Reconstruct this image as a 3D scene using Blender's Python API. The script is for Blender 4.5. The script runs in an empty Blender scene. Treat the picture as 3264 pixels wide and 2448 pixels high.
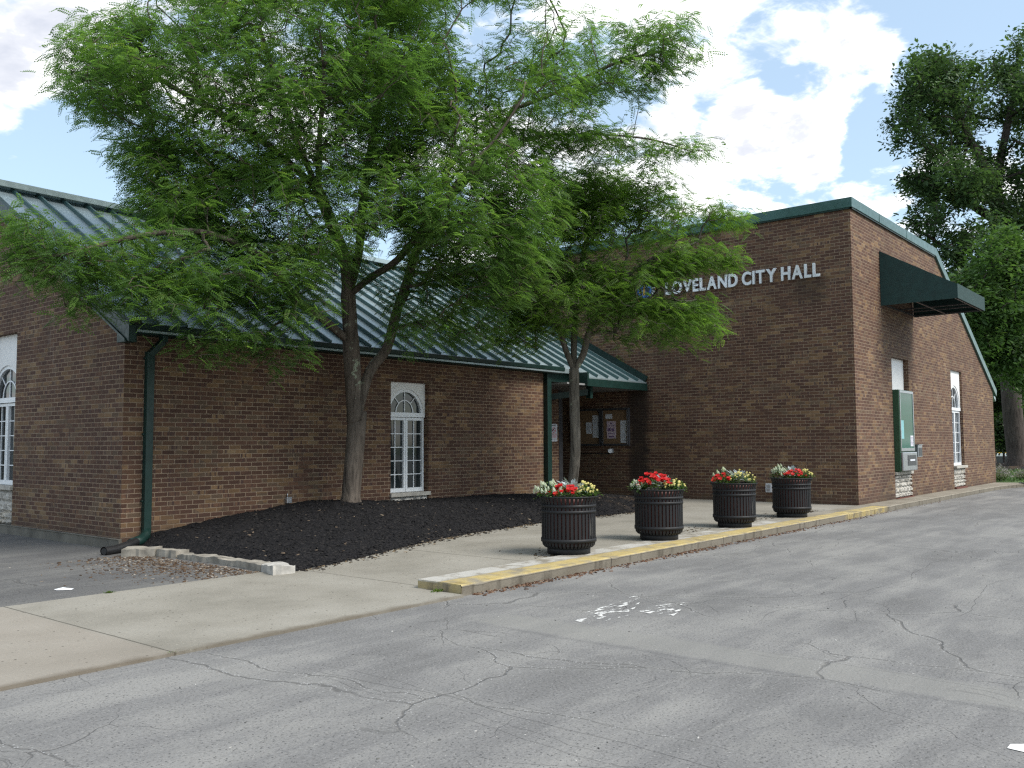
import bpy, bmesh, math, random
import numpy as np
from mathutils import Vector, Matrix
from mathutils import noise as mnoise

sc = bpy.context.scene
R = math.radians
random.seed(7)
rng = np.random.default_rng(11)

# ------------------------------------------------------------------ camera
FW = Vector((0.7718, 0.6325, 0.0659)).normalized()
YAW, PITCH, ROLL = R(-50.6625), R(3.7775), R(-0.2815)
CAMH = 1.36
def cam_axes():
    cp, sp = math.cos(PITCH), math.sin(PITCH)
    fwd = np.array([0, cp, sp]); up = np.array([0, -sp, cp]); rt = np.array([1., 0, 0])
    c, s = math.cos(ROLL), math.sin(ROLL)
    rt, up = c*rt + s*up, -s*rt + c*up
    cw, sw = math.cos(YAW), math.sin(YAW)
    Z = np.array([[cw, -sw, 0], [sw, cw, 0], [0, 0, 1]])
    return Z@rt, Z@up, Z@fwd
RT, UP, FWD = cam_axes()
cam = bpy.data.objects.new('camera', bpy.data.cameras.new('camera'))
sc.collection.objects.link(cam)
M = Matrix.Identity(4)
for i in range(3):
    M[i][0] = RT[i]; M[i][1] = UP[i]; M[i][2] = -FWD[i]
M[2][3] = CAMH
cam.matrix_world = M
cam.data.sensor_width = 36
cam.data.lens = 36*2862.0/3264
cam.data.clip_end = 3000
cam.data.clip_start = 0.05
sc.camera = cam
def at(dx, dy, dep):
    """survey helper: world point seen in the photograph at (dx,dy) of 2212x1659, at a measured distance"""
    x, y = dx*1.47559, dy*1.47559
    d = FWD + RT*(x-1632)/2862. - UP*(y-1224)/2862.
    return np.array([0, 0, CAMH]) + d*dep

# ------------------------------------------------------------------ light
SUN_EL, SUN_AZ = 48, 170          # azimuth clockwise from +Y
world = bpy.data.worlds.new('World'); sc.world = world; world.use_nodes = True
sun = bpy.data.objects.new('sun', bpy.data.lights.new('sun', 'SUN'))
sc.collection.objects.link(sun)
sun.data.energy = 3.3; sun.data.angle = R(26); sun.data.color = (1, .95, .87)
sdir = Vector((math.sin(R(SUN_AZ))*math.cos(R(SUN_EL)), math.cos(R(SUN_AZ))*math.cos(R(SUN_EL)), math.sin(R(SUN_EL))))
sun.rotation_euler = sdir.to_track_quat('Z', 'Y').to_euler()
sc.view_settings.view_transform = 'Standard'
sc.view_settings.look = 'None'
sc.view_settings.exposure = 0.47
sc.view_settings.gamma = 1
SKY_STRENGTH = 0.1
sc.cycles.use_denoising = False; sc.cycles.filter_width = 1.3; sc.cycles.max_bounces = 6; sc.cycles.diffuse_bounces = 3; sc.cycles.glossy_bounces = 3; sc.cycles.transmission_bounces = 4; sc.cycles.transparent_max_bounces = 6

# ------------------------------------------------------------------ node helpers
class NT:
    def __init__(s, tree): s.t = tree
    def n(s, typ, **kw):
        nd = s.t.nodes.new(typ)
        for k, v in kw.items(): setattr(nd, k, v)
        return nd
    def link(s, a, b): s.t.links.new(a, b)
    def put(s, sock, v):
        if hasattr(v, 'links') or isinstance(v, bpy.types.NodeSocket): s.link(v, sock)
        elif isinstance(v, (tuple, list)):
            if sock.type == 'RGBA' and len(v) == 3: v = (*v, 1)
            sock.default_value = v
        else: sock.default_value = v
    def m(s, op, a, b=None, c=None, clamp=False):
        nd = s.n('ShaderNodeMath', operation=op, use_clamp=clamp)
        for i, v in enumerate((a, b, c)):
            if v is not None: s.put(nd.inputs[i], v)
        return nd.outputs[0]
    def add(s, a, b): return s.m('ADD', a, b)
    def sub(s, a, b): return s.m('SUBTRACT', a, b)
    def mul(s, a, b): return s.m('MULTIPLY', a, b)
    def mix(s, fac, a, b, blend='MIX'):
        nd = s.n('ShaderNodeMix', data_type='RGBA', blend_type=blend)
        s.put(nd.inputs[0], fac); s.put(nd.inputs[6], a); s.put(nd.inputs[7], b)
        return nd.outputs[2]
    def ramp(s, fac, stops, interp='LINEAR'):
        nd = s.n('ShaderNodeValToRGB'); cr = nd.color_ramp; cr.interpolation = interp
        while len(cr.elements) < len(stops): cr.elements.new(1)
        for e, (p, c) in zip(cr.elements, stops):
            e.position = p; e.color = (*c, 1) if len(c) == 3 else c
        s.put(nd.inputs[0], fac); return nd.outputs[0]
    def sstep(s, v, lo, hi):
        nd = s.n('ShaderNodeMapRange', interpolation_type='SMOOTHSTEP')
        s.put(nd.inputs[0], v); nd.inputs[1].default_value = lo; nd.inputs[2].default_value = hi
        return nd.outputs[0]
    def noise(s, vec, scale, detail=4, rough=.55, dist=0, dim='3D'):
        nd = s.n('ShaderNodeTexNoise', noise_dimensions=dim)
        if vec is not None: s.put(nd.inputs['Vector'], vec)
        nd.inputs['Scale'].default_value = scale; nd.inputs['Detail'].default_value = detail
        nd.inputs['Roughness'].default_value = rough; nd.inputs['Distortion'].default_value = dist
        return nd.outputs['Fac']
    def pos(s): return s.n('ShaderNodeNewGeometry').outputs['Position']
    def sep(s, v):
        nd = s.n('ShaderNodeSeparateXYZ'); s.put(nd.inputs[0], v); return nd.outputs
    def comb(s, x, y, z):
        nd = s.n('ShaderNodeCombineXYZ')
        for i, v in enumerate((x, y, z)): s.put(nd.inputs[i], v)
        return nd.outputs[0]
    def scalevec(s, v, sx, sy, sz):
        nd = s.n('ShaderNodeVectorMath', operation='MULTIPLY'); s.put(nd.inputs[0], v); nd.inputs[1].default_value = (sx, sy, sz)
        return nd.outputs[0]
    def vor(s, vec, scale, feature='F1', rnd=1, out='Distance'):
        nd = s.n('ShaderNodeTexVoronoi', feature=feature); s.put(nd.inputs['Vector'], vec)
        nd.inputs['Scale'].default_value = scale; nd.inputs['Randomness'].default_value = rnd
        return nd.outputs[out]
    def bump(s, h, strength, dist, bsdf):
        nd = s.n('ShaderNodeBump'); s.put(nd.inputs['Height'], h)
        nd.inputs['Strength'].default_value = strength; nd.inputs['Distance'].default_value = dist
        s.link(nd.outputs[0], bsdf.inputs['Normal'])

def new_mat(name):
    m = bpy.data.materials.new(name); m.use_nodes = True
    t = NT(m.node_tree); b = m.node_tree.nodes['Principled BSDF']
    return m, t, b

def plain(name, col, rough=.6, metal=0, var=.12, vscale=6, spec=.5):
    m, t, b = new_mat(name)
    p = t.pos(); f = t.noise(p, vscale, 5)
    lo = tuple(c*(1-var) for c in col); hi = tuple(min(1, c*(1+var)) for c in col)
    t.put(b.inputs['Base Color'], t.ramp(f, [(.3, lo), (.7, hi)]))
    t.put(b.inputs['Roughness'], t.ramp(t.noise(p, vscale*3, 3), [(.3, (max(.02, rough-.08),)*3), (.7, (min(1, rough+.08),)*3)]))
    b.inputs['Metallic'].default_value = metal
    b.inputs['Specular IOR Level'].default_value = spec
    return m

# ------------------------------------------------------------------ world: sky with clouds
def build_world():
    t = NT(world.node_tree); nt = world.node_tree
    bg = nt.nodes['Background']
    sky = t.n('ShaderNodeTexSky', sky_type='NISHITA')
    sky.sun_disc = False; sky.sun_elevation = R(SUN_EL); sky.sun_rotation = R(SUN_AZ)
    sky.air_density = 1.0; sky.dust_density = 0.6; sky.ozone_density = 1.5
    d = t.n('ShaderNodeTexCoord').outputs['Generated']
    x, y, z = t.sep(d)
    zz = t.add(t.m('MAXIMUM', z, 0.0), .22)
    pv = t.comb(t.m('DIVIDE', x, zz), t.m('DIVIDE', y, zz), 0)
    big = t.noise(pv, 2.1, 10, .6, .3)
    fine = t.noise(pv, 7.0, 6, .6, .3)
    dens = t.add(t.mul(big, 1.0), t.mul(t.sub(fine, .5), .7))
    # cloud masses seen in the sky: direction, angular radius, weight
    for (dx, dy, rad, w) in [(1560, 90, .10, .09), (1850, 70, .08, .13), (1930, 110, .06, .12), (1620, 260, .11, .10), (1760, 320, .09, .11), (1600, 200, .10, .06), (1850, 430, .10, .12), (1450, 330, .12, .10), (1760, 180, .05, -.07), (1640, 140, .045, -.08), (1850, 200, .045, -.12), (1700, 400, .035, -.12), (1870, 290, .035, -.22), (1520, 230, .03, -.12), (1420, 420, .04, -.1),
                             (40, 110, .12, .17), (30, 270, .055, .17), (280, 420, .05, .16), (900, 350, .3, .05),
                             (2140, 30, .13, -.35), (2110, 150, .08, -.25), (1900, 330, .05, -.24), (1700, 100, .05, -.07), (1880, 240, .03, -.15), (190, 300, .1, -.3), (120, 380, .09, -.3), (1010, 60, .09, -.25), (820, 540, .1, -.2), (1700, 180, .03, -.08)]:
        v = at(dx, dy, 1.0) - np.array([0, 0, CAMH]); v = v/np.linalg.norm(v)
        nd = t.n('ShaderNodeVectorMath', operation='DISTANCE'); t.link(d, nd.inputs[0]); nd.inputs[1].default_value = v
        g = t.m('SUBTRACT', 1.0, t.m('DIVIDE', nd.outputs['Value'], rad), clamp=True)
        dens = t.add(dens, t.mul(t.m('POWER', g, .8), w))
    cov = t.sstep(dens, .47, .62)
    core = t.sstep(dens, .60, .85)
    shade = t.noise(pv, 3.1, 5, .5, .2)
    under = t.noise(t.scalevec(pv, 1, 1, 1), 2.4, 7, .6, .4)
    bright = t.ramp(t.add(t.mul(core, .22), t.mul(under, .9)), [(.42, (12, 12.1, 12.2)), (.53, (9.0, 9.1, 9.3)), (.62, (6.6, 6.8, 7.4)), (.76, (5.5, 5.8, 6.6))])
    skyc = t.n('ShaderNodeVectorMath', operation='MULTIPLY'); t.link(sky.outputs[0], skyc.inputs[0]); skyc.inputs[1].default_value = (1.9, 1.9, 1.75)
    veil = t.mix(.52, skyc.outputs[0], (4.9, 6.2, 7.5))
    col = t.mix(cov, veil, bright)
    t.link(col, bg.inputs['Color']); bg.inputs['Strength'].default_value = SKY_STRENGTH
build_world()

# ------------------------------------------------------------------ materials
def brick_mat(name, bw, bh, mort=.0095, bright=1.0, tan=0.0, stains_and_shade=()):
    m, t, b = new_mat(name)
    g = t.n('ShaderNodeNewGeometry'); P = g.outputs['Position']; N = g.outputs['True Normal']
    px, py, pz = t.sep(P); nx, ny, nz = t.sep(N)
    isx = t.m('GREATER_THAN', t.m('ABSOLUTE', nx), .5)
    u = t.add(t.mul(isx, py), t.mul(t.sub(1, isx), px))
    r = t.m('DIVIDE', pz, bh); row = t.m('FLOOR', r); fv = t.sub(r, row)
    uo = t.add(t.m('DIVIDE', u, bw), t.mul(t.m('FLOORED_MODULO', row, 2), .5))
    col = t.m('FLOOR', uo); fu = t.sub(uo, col)
    du = t.mul(t.m('MINIMUM', fu, t.sub(1, fu)), bw); dv = t.mul(t.m('MINIMUM', fv, t.sub(1, fv)), bh)
    wob = t.mul(t.sub(t.noise(P, 30, 2), .5), .004)
    d = t.add(t.m('MINIMUM', du, dv), wob)
    brick = t.sstep(d, mort*.35, mort*.75)
    wn = t.n('ShaderNodeTexWhiteNoise', noise_dimensions='3D'); t.put(wn.inputs['Vector'], t.comb(col, row, t.mul(isx, 7)))
    r1 = wn.outputs['Value']
    wn2 = t.n('ShaderNodeTexWhiteNoise', noise_dimensions='3D'); t.put(wn2.inputs['Vector'], t.comb(row, col, t.add(t.mul(isx, 3), 11)))
    r2 = wn2.outputs['Value']
    clus = t.noise(t.scalevec(P, 1, 1, 2.2), .9, 3, .6)
    sel = t.add(t.mul(r1, .85), t.add(t.mul(t.sub(clus, .5), 1.3), tan))
    bc = t.ramp(sel, [(0, (.060, .029, .019)), (.24, (.074, .037, .023)), (.44, (.098, .051, .029)), (.60, (.092, .061, .038)), (.72, (.135, .080, .039)), (.84, (.165, .100, .050)), (.95, (.18, .122, .066))], 'CONSTANT')
    # flashed stripes across some bricks
    stripe = t.noise(t.comb(t.mul(u, 1.0), t.mul(row, 9.1), 0), 22, 2)
    on = t.m('GREATER_THAN', r2, .72)
    bc = t.mix(t.mul(on, t.sstep(stripe, .5, .62)), bc, (.040, .022, .019))
    bc = t.mix(t.mul(t.noise(P, 60, 3), .35), bc, (.1, .065, .05), 'MIX')
    vv = t.add(.82, t.mul(r2, .36))
    sc_ = t.n('ShaderNodeVectorMath', operation='SCALE'); t.link(bc, sc_.inputs[0]); t.put(sc_.inputs['Scale'], t.mul(vv, bright))
    mc = t.ramp(t.noise(P, 2.3, 4), [(.3, (.20, .145, .10)), (.7, (.29, .22, .155))])
    # smeared mortar / dark patches
    smear = t.sstep(t.noise(P, 1.1, 4, .6), .6, .72)
    mc = t.mix(t.mul(smear, .75), mc, (.075, .048, .038))
    c = t.mix(brick, mc, sc_.outputs[0])
    weather = t.sstep(t.noise(P, .7, 5, .6), .40, .75)
    c = t.mix(t.mul(weather, .2), c, (.055, .034, .028))
    drip = t.sstep(t.noise(t.scalevec(P, 2.6, 2.6, .12), 1.0, 4, .6), .55, .7)
    c = t.mix(t.mul(drip, .16), c, (.045, .033, .028))
    eff = t.mul(t.sstep(t.noise(t.scalevec(P, 1.6, 1.6, .5), 1.0, 5, .7), .64, .74), .22)
    c = t.mix(eff, c, (.3, .26, .22))
    # soiled foot of wall
    foot = t.mul(t.sub(1, t.sstep(t.add(pz, t.mul(t.sub(t.noise(P, 3, 3), .5), .5)), .0, .32)), .45)
    c = t.mix(foot, c, (.06, .042, .032))
    for (axis, u0, hw, z0, z1, amt) in stains_and_shade:  # dark patches on the brick: stains, and shade painted below the awning
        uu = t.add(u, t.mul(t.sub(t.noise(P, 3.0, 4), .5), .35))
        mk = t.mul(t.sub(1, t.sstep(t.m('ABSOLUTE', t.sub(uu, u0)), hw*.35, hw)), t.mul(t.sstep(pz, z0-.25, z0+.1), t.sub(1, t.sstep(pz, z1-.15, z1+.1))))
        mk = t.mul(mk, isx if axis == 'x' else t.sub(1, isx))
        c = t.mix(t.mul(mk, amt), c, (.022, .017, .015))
    t.link(c, b.inputs['Base Color'])
    b.inputs['Roughness'].default_value = .85; b.inputs['Specular IOR Level'].default_value = .25
    h = t.add(t.mul(brick, 1.0), t.mul(t.noise(P, 90, 3), .25))
    t.bump(h, .55, .006, b)
    return m

def asphalt_mat(name, base=.2, band=False, tint=(1, .985, .985)):
    m, t, b = new_mat(name); P = t.pos(); px, py, pz = t.sep(P)
    streak = t.noise(t.scalevec(P, .35, 2.2, 1), 1.0, 6, .65)
    patch = t.noise(P, .55, 6, .62, .4)
    f = t.add(t.mul(streak, .55), t.mul(patch, .45))
    c0 = tuple(base*.78*k for k in tint); c1 = tuple(base*k for k in tint); c2 = tuple(base*1.38*k for k in (1, .98, .93))
    c = t.ramp(f, [(.38, c0), (.49, c1), (.60, c2)])
    fl = t.sstep(t.noise(t.scalevec(P, .8, 1.5, 1), 1.3, 8, .7, .5), .52, .62)
    c = t.mix(t.mul(fl, .45), c, c2)
    agg = t.noise(P, 55, 3, .7)
    c = t.mix(t.mul(t.sstep(agg, .54, .7), .7), c, tuple(base*1.5*k for k in tint))
    c = t.mix(t.mul(t.sstep(agg, .46, .34), .75), c, tuple(base*.45*k for k in tint))
    peb = t.vor(P, 70, 'F1'); pebn = t.vor(P, 70, 'F1', out='Color'); pr = t.sep(pebn)[0]
    c = t.mix(t.mul(t.m('GREATER_THAN', pr, .96), t.sstep(peb, .34, .22)), c, (base*1.8, base*1.76, base*1.66))
    c = t.mix(t.mul(t.m('LESS_THAN', pr, .07), t.sstep(peb, .42, .3)), c, (base*.4,)*3)
    warp = t.n('ShaderNodeTexNoise'); t.link(P, warp.inputs['Vector']); warp.inputs['Scale'].default_value = 1.9; warp.inputs['Detail'].default_value = 4; warp.inputs['Roughness'].default_value = .45
    wv = t.n('ShaderNodeVectorMath', operation='MULTIPLY_ADD'); t.link(warp.outputs['Color'], wv.inputs[0]); wv.inputs[1].default_value = (.42, .42, 0); t.link(P, wv.inputs[2])
    W = wv.outputs[0]
    crackh = None
    if band:
        # paler filled trench that crosses the lane
        edge = t.mul(t.sub(t.noise(P, 5, 4), .5), .12)
        bx = t.add(px, edge)
        bm = t.mul(t.sstep(bx, 5.60, 5.68), t.sub(1, t.sstep(bx, 6.02, 6.12)))
        bm = t.mul(bm, t.sub(1, t.sstep(py, 4.9, 5.15)))
        c = t.mix(t.mul(bm, .55), c, (base*1.28, base*1.26, base*1.17))
        dk = t.mul(t.m('SUBTRACT', 1, t.m('DIVIDE', t.m('ABSOLUTE', t.sub(bx, 5.58)), .05), clamp=True), t.sub(1, t.sstep(py, 4.6, 4.9)))
        c = t.mix(t.mul(dk, .3), c, (base*.5,)*3)
    e1 = t.vor(t.scalevec(W, .75, .42, 1), 1.0, 'DISTANCE_TO_EDGE')
    e2 = t.vor(t.scalevec(W, 1.7, 1.2, 1), 1.0, 'DISTANCE_TO_EDGE')
    m1 = t.sstep(t.noise(P, .45, 3), .42, .54)
    m2 = t.sstep(t.noise(t.add(P, 0) if False else t.scalevec(P, 1.1, 1.1, 1), .6, 3), .50, .62)
    thin = t.mul(t.noise(P, 9, 3), .0045)
    k1 = t.mul(t.sub(1, t.sstep(t.add(e1, t.mul(thin, -1)), -.001, .0034)), m1)
    k2 = t.mul(t.sub(1, t.sstep(t.add(e2, t.mul(thin, -1)), -.001, .0042)), m2)
    k = t.m('MAXIMUM', k1, k2)
    if band:
        for (x0, amp, s, wd, y0, y1) in [(3.82, .16, 1.1, .008, .6, 5.0), (3.95, .3, .8, .005, 2.4, 5.2), (3.7, .3, 1.2, .005, 2.2, 5.2), (3.62, .3, .9, .005, .4, 3.6), (3.3, .3, 1.1, .005, .2, 2.6), (6.05, .12, 1.3, .005, .6, 3.0), (9.5, .7, .5, .008, -1, 5.5)]:
            wig = t.mul(t.sub(t.noise(t.comb(0, py, x0*7), s*.8, 4, .42), .5), amp*2)
            wig2 = t.mul(t.sub(t.noise(t.comb(0, t.add(py, .02), x0*7), s*.8, 4, .42), .5), amp*2)
            sl = t.m('DIVIDE', t.sub(wig2, wig), .02); g_ = t.m('SQRT', t.add(1, t.mul(sl, sl)))
            dd = t.m('DIVIDE', t.m('ABSOLUTE', t.sub(t.add(px, wig), x0)), g_)
            kk = t.mul(t.sub(1, t.sstep(dd, wd*.15, wd*.65)), t.mul(t.sstep(py, y0, y0+.3), t.sub(1, t.sstep(py, y1-.5, y1))))
            k = t.m('MAXIMUM', k, t.mul(kk, .9))
        for (y0, amp, s, wd, xa, xb) in [(3.1, .5, .7, .007, 7, 13), (4.9, .35, .9, .008, 9, 22), (5.3, .3, 1.1, .006, 10, 24), (2.0, .4, .8, .007, 8, 20)]:
            wig = t.mul(t.sub(t.noise(t.comb(px, 0, y0*5), s*.8, 4, .42), .5), amp*2)
            wig2 = t.mul(t.sub(t.noise(t.comb(t.add(px, .02), 0, y0*5), s*.8, 4, .42), .5), amp*2)
            sl = t.m('DIVIDE', t.sub(wig2, wig), .02); g_ = t.m('SQRT', t.add(1, t.mul(sl, sl)))
            dd = t.m('DIVIDE', t.m('ABSOLUTE', t.sub(t.add(py, wig), y0)), g_)
            kk = t.mul(t.sub(1, t.sstep(dd, wd*.15, wd*.65)), t.mul(t.sstep(px, xa, xa+.4), t.sub(1, t.sstep(px, xb-1, xb))))
            k = t.m('MAXIMUM', k, t.mul(kk, .8))
    oil = t.sstep(t.noise(t.scalevec(P, .5, .9, 1), .9, 4, .5), .60, .72)
    c = t.mix(t.mul(oil, .22), c, (base*.5,)*3)
    halo = t.mul(t.sub(1, t.sstep(e1, .0, .07)), m1)
    c = t.mix(t.mul(halo, .25), c, (base*1.3, base*1.28, base*1.2))
    c = t.mix(t.mul(k, .55), c, (.05, .048, .047))
    grit = t.mul(t.m('GREATER_THAN', pr, .80), t.mul(t.sub(1, t.sstep(e1, .0, .035)), m1))
    c = t.mix(t.mul(grit, t.sstep(peb, .4, .3)), c, (base*2.4,)*3)
    t.link(c, b.inputs['Base Color']); b.inputs['Roughness'].default_value = .9; b.inputs['Specular IOR Level'].default_value = .25
    t.bump(t.sub(t.add(t.mul(agg, .6), t.mul(peb, .5)), t.mul(k, 2)), .5, .006, b)
    return m

def concrete_mat(name, joints=()):
    m, t, b = new_mat(name); P = t.pos(); px, py, pz = t.sep(P)
    f = t.noise(P, .9, 7, .6)
    c = t.ramp(f, [(.32, (.19, .178, .15)), (.5, (.24, .225, .192)), (.68, (.28, .265, .23))])
    sp = t.noise(P, 45, 3, .7)
    c = t.mix(t.sstep(sp, .6, .72), c, (.37, .345, .29)); c = t.mix(t.mul(t.sstep(sp, .42, .3), .8), c, (.13, .115, .09))
    # exposed, pinker slab nearest the viewer
    near = t.sub(1, t.sstep(px, 3.38, 3.46))
    c = t.mix(t.mul(near, .3), c, (.29, .245, .205))
    dots = t.vor(P, 26, 'F1'); dr = t.sep(t.vor(P, 26, 'F1', out='Color'))[0]
    c = t.mix(t.mul(t.m('GREATER_THAN', dr, .93), t.sstep(dots, .3, .16)), c, (.06, .05, .04))
    wig = t.mul(t.sub(t.noise(P, 4, 3), .5), .012)
    jm = None
    for j in (3.44, 6.55, 8.35, 11.2, 14.0, 16.9):
        dd = t.m('ABSOLUTE', t.add(t.sub(px, j), wig)); k = t.sub(1, t.sstep(dd, .004, .011))
        jm = k if jm is None else t.m('MAXIMUM', jm, k)
    c = t.mix(t.mul(jm, .75), c, (.05, .045, .035))
    damp = t.sstep(t.noise(P, .5, 4), .52, .66)
    c = t.mix(t.mul(damp, .16), c, (.14, .125, .1))
    # soil washed over the edge against the lane
    ed = t.sub(1, t.sstep(t.add(py, t.mul(t.sub(t.noise(P, 3, 5), .5), .28)), 5.86, 5.99))
    c = t.mix(t.mul(ed, .6), c, (.085, .065, .042))
    t.link(c, b.inputs['Base Color']); b.inputs['Roughness'].default_value = .9; b.inputs['Specular IOR Level'].default_value = .25
    t.bump(t.sub(t.add(t.mul(sp, .4), t.mul(f, .6)), t.mul(jm, 1.5)), .4, .006, b)
    return m

def kerb_mat():
    m, t, b = new_mat('kerb_paint'); P = t.pos(); px, py, pz = t.sep(P)
    c = t.ramp(t.noise(P, 1.5, 6, .6), [(.3, (.17, .15, .115)), (.7, (.28, .255, .21))])
    wear = t.noise(P, 3.2, 7, .68)
    top = t.sstep(pz, -.02, -.004)
    yel = t.mul(t.sub(1, t.sstep(t.add(py, t.mul(t.sub(t.noise(P, 6, 4), .5), .06)), 6.20, 6.26)), t.sub(1, t.sstep(t.add(px, t.mul(t.sub(t.noise(P, 4, 3), .5), .4)), 19.5, 19.8)))
    endf = t.sub(1, t.sstep(px, 6.46, 6.47))
    yy = t.m('MAXIMUM', t.mul(yel, t.m('MAXIMUM', top, t.mul(t.sstep(px, 17.0, 17.3), .85))), t.mul(endf, .7))
    yw = t.mul(yy, t.sstep(wear, .30, .58))
    c = t.mix(t.mul(yw, .95), c, t.ramp(t.noise(P, 8, 3), [(.3, (.36, .27, .09)), (.7, (.46, .37, .17))]))
    whi = t.mul(t.mul(t.sstep(py, 6.22, 6.28), top), t.mul(t.sub(1, t.sstep(px, 14.5, 15.5)), t.sstep(wear, .38, .55)))
    c = t.mix(t.mul(whi, .8), c, (.44, .43, .40))
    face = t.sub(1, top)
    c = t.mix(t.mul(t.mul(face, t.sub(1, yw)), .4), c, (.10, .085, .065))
    st = t.sstep(t.noise(t.scalevec(P, 3, 3, .6), 2, 5), .52, .68)
    c = t.mix(t.mul(t.mul(face, st), .55), c, (.05, .042, .03))
    t.mix
    wig = t.mul(t.sub(t.noise(P, 6, 3), .5), .05)
    jm = None
    for j in (9.1, 12.05, 14.9, 17.35, 20.9, 22.1, 25, 28):
        k = t.sub(1, t.sstep(t.m('ABSOLUTE', t.add(t.sub(px, j), wig)), .005, .013)); jm = k if jm is None else t.m('MAXIMUM', jm, k)
    c = t.mix(t.mul(jm, .8), c, (.04, .033, .026))
    grime = t.sstep(t.noise(P, 2.2, 6, .65), .58, .7)
    c = t.mix(t.mul(grime, .5), c, (.09, .075, .055))
    t.link(c, b.inputs['Base Color']); b.inputs['Roughness'].default_value = .85; b.inputs['Specular IOR Level'].default_value = .3
    t.bump(t.add(t.noise(P, 40, 4), t.mul(wear, .5)), .5, .01, b)
    return m

def mulch_mat():
    m, t, b = new_mat('black_mulch'); P = t.pos(); px, py, pz = t.sep(P)
    v = t.vor(t.scalevec(P, 1, 1.6, 1), 38, 'F1'); vc = t.sep(t.vor(t.scalevec(P, 1, 1.6, 1), 38, 'F1', out='Color'))[0]
    c = t.ramp(vc, [(0, (.008, .0078, .009)), (.7, (.016, .0155, .017)), (1, (.03, .027, .026))])
    straw = t.mul(t.sstep(px, 14.5, 16.5), t.sstep(t.noise(P, 2, 5), .5, .62))
    c = t.mix(t.mul(straw, .55), c, (.11, .075, .045))
    t.link(c, b.inputs['Base Color']); b.inputs['Roughness'].default_value = .95; b.inputs['Specular IOR Level'].default_value = .15
    t.bump(t.add(v, t.noise(P, 60, 3)), 1.0, .02, b)
    return m

def roof_mat():
    m, t, b = new_mat('green_standing_seam_metal'); P = t.pos(); px, py, pz = t.sep(P)
    oil = t.noise(t.scalevec(P, 1, .35, 1), 2.2, 4)
    c = t.ramp(oil, [(.3, (.29, .365, .385)), (.7, (.36, .435, .455))])
    dirt = t.sstep(t.noise(t.scalevec(P, 4, .5, .5), 1.6, 5, .65), .5, .75)
    c = t.mix(t.mul(dirt, .3), c, (.18, .22, .21))
    t.link(c, b.inputs['Base Color']); b.inputs['Metallic'].default_value = .55
    t.put(b.inputs['Roughness'], t.ramp(t.noise(P, 5, 4), [(.3, (.34,)*3), (.7, (.46,)*3)]))
    t.bump(oil, .25, .02, b)
    return m

def leaf_mat(name, stops, trans=.45, rough=.5):
    m, t, b = new_mat(name)
    a = t.n('ShaderNodeAttribute', attribute_name='tint').outputs['Fac']
    c = t.ramp(a, stops)
    t.link(c, b.inputs['Base Color']); b.inputs['Roughness'].default_value = rough; b.inputs['Specular IOR Level'].default_value = .35
    tr = t.n('ShaderNodeBsdfTranslucent')
    tc = t.mix(1.0, c, (1.3, 1.4, .75), 'MULTIPLY'); t.link(tc, tr.inputs['Color'])
    mx = t.n('ShaderNodeMixShader'); mx.inputs[0].default_value = trans
    t.link(b.outputs[0], mx.inputs[1]); t.link(tr.outputs[0], mx.inputs[2])
    out = [n for n in t.t.nodes if n.type == 'OUTPUT_MATERIAL'][0]
    t.link(mx.outputs[0], out.inputs['Surface'])
    return m

def bark_mat(name, col, lichen=0.0):
    m, t, b = new_mat(name); P = t.pos()
    ridge = t.noise(t.scalevec(P, 16, 16, 2.2), 1.0, 6, .65, .6)
    lo = tuple(c*.45 for c in col); hi = tuple(c*1.35 for c in col)
    c = t.ramp(ridge, [(.34, lo), (.5, col), (.68, hi)])
    c = t.mix(t.mul(t.sstep(t.noise(P, 1.2, 4), .45, .65), .35), c, tuple(k*.6 for k in col))
    if lichen:
        v = t.sstep(t.noise(P, 7, 5, .62), .60, .64)
        z = t.sep(P)[2]
        zone = t.mul(t.sstep(z, 1.7, 2.2), t.sstep(t.noise(P, 1.3, 2), .42, .6))
        c = t.mix(t.mul(t.mul(v, zone), lichen), c, (.28, .31, .23))
    t.link(c, b.inputs['Base Color']); b.inputs['Roughness'].default_value = .95; b.inputs['Specular IOR Level'].default_value = .15
    t.bump(ridge, .9, .03, b)
    return m

def stone_mat():
    m, t, b = new_mat('rock_faced_limestone'); P = t.pos()
    f = t.noise(P, 7, 6, .65)
    c = t.ramp(f, [(.3, (.22, .205, .18)), (.5, (.42, .40, .36)), (.7, (.56, .54, .5))])
    c = t.mix(t.mul(t.sstep(t.noise(P, 2.5, 4), .55, .7), .35), c, (.42, .33, .2))
    t.link(c, b.inputs['Base Color']); b.inputs['Roughness'].default_value = .9
    t.bump(f, .8, .02, b); return m

def glass_mat(name, tint=(.012, .016, .017), rough=.04, blinds=False):
    m, t, b = new_mat(name); P = t.pos(); px, py, pz = t.sep(P)
    if blinds:
        s = t.m('SINE', t.mul(px, 90)); c = t.mix(t.sstep(s, -.2, .8), tint, tuple(k*2.4 for k in tint))
        c = t.mix(t.mul(t.sub(1, t.sstep(pz, 1.2, 1.75)), .6), c, (.07, .16, .14))
        t.link(c, b.inputs['Base Color'])
    else:
        c = t.ramp(t.noise(P, 1.7, 3), [(.35, tint), (.7, tuple(k*2.2 for k in tint))]); t.link(c, b.inputs['Base Color'])
    b.inputs['Roughness'].default_value = rough; b.inputs['IOR'].default_value = 1.5; b.inputs['Specular IOR Level'].default_value = .12 if blinds else .6
    return m

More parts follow.
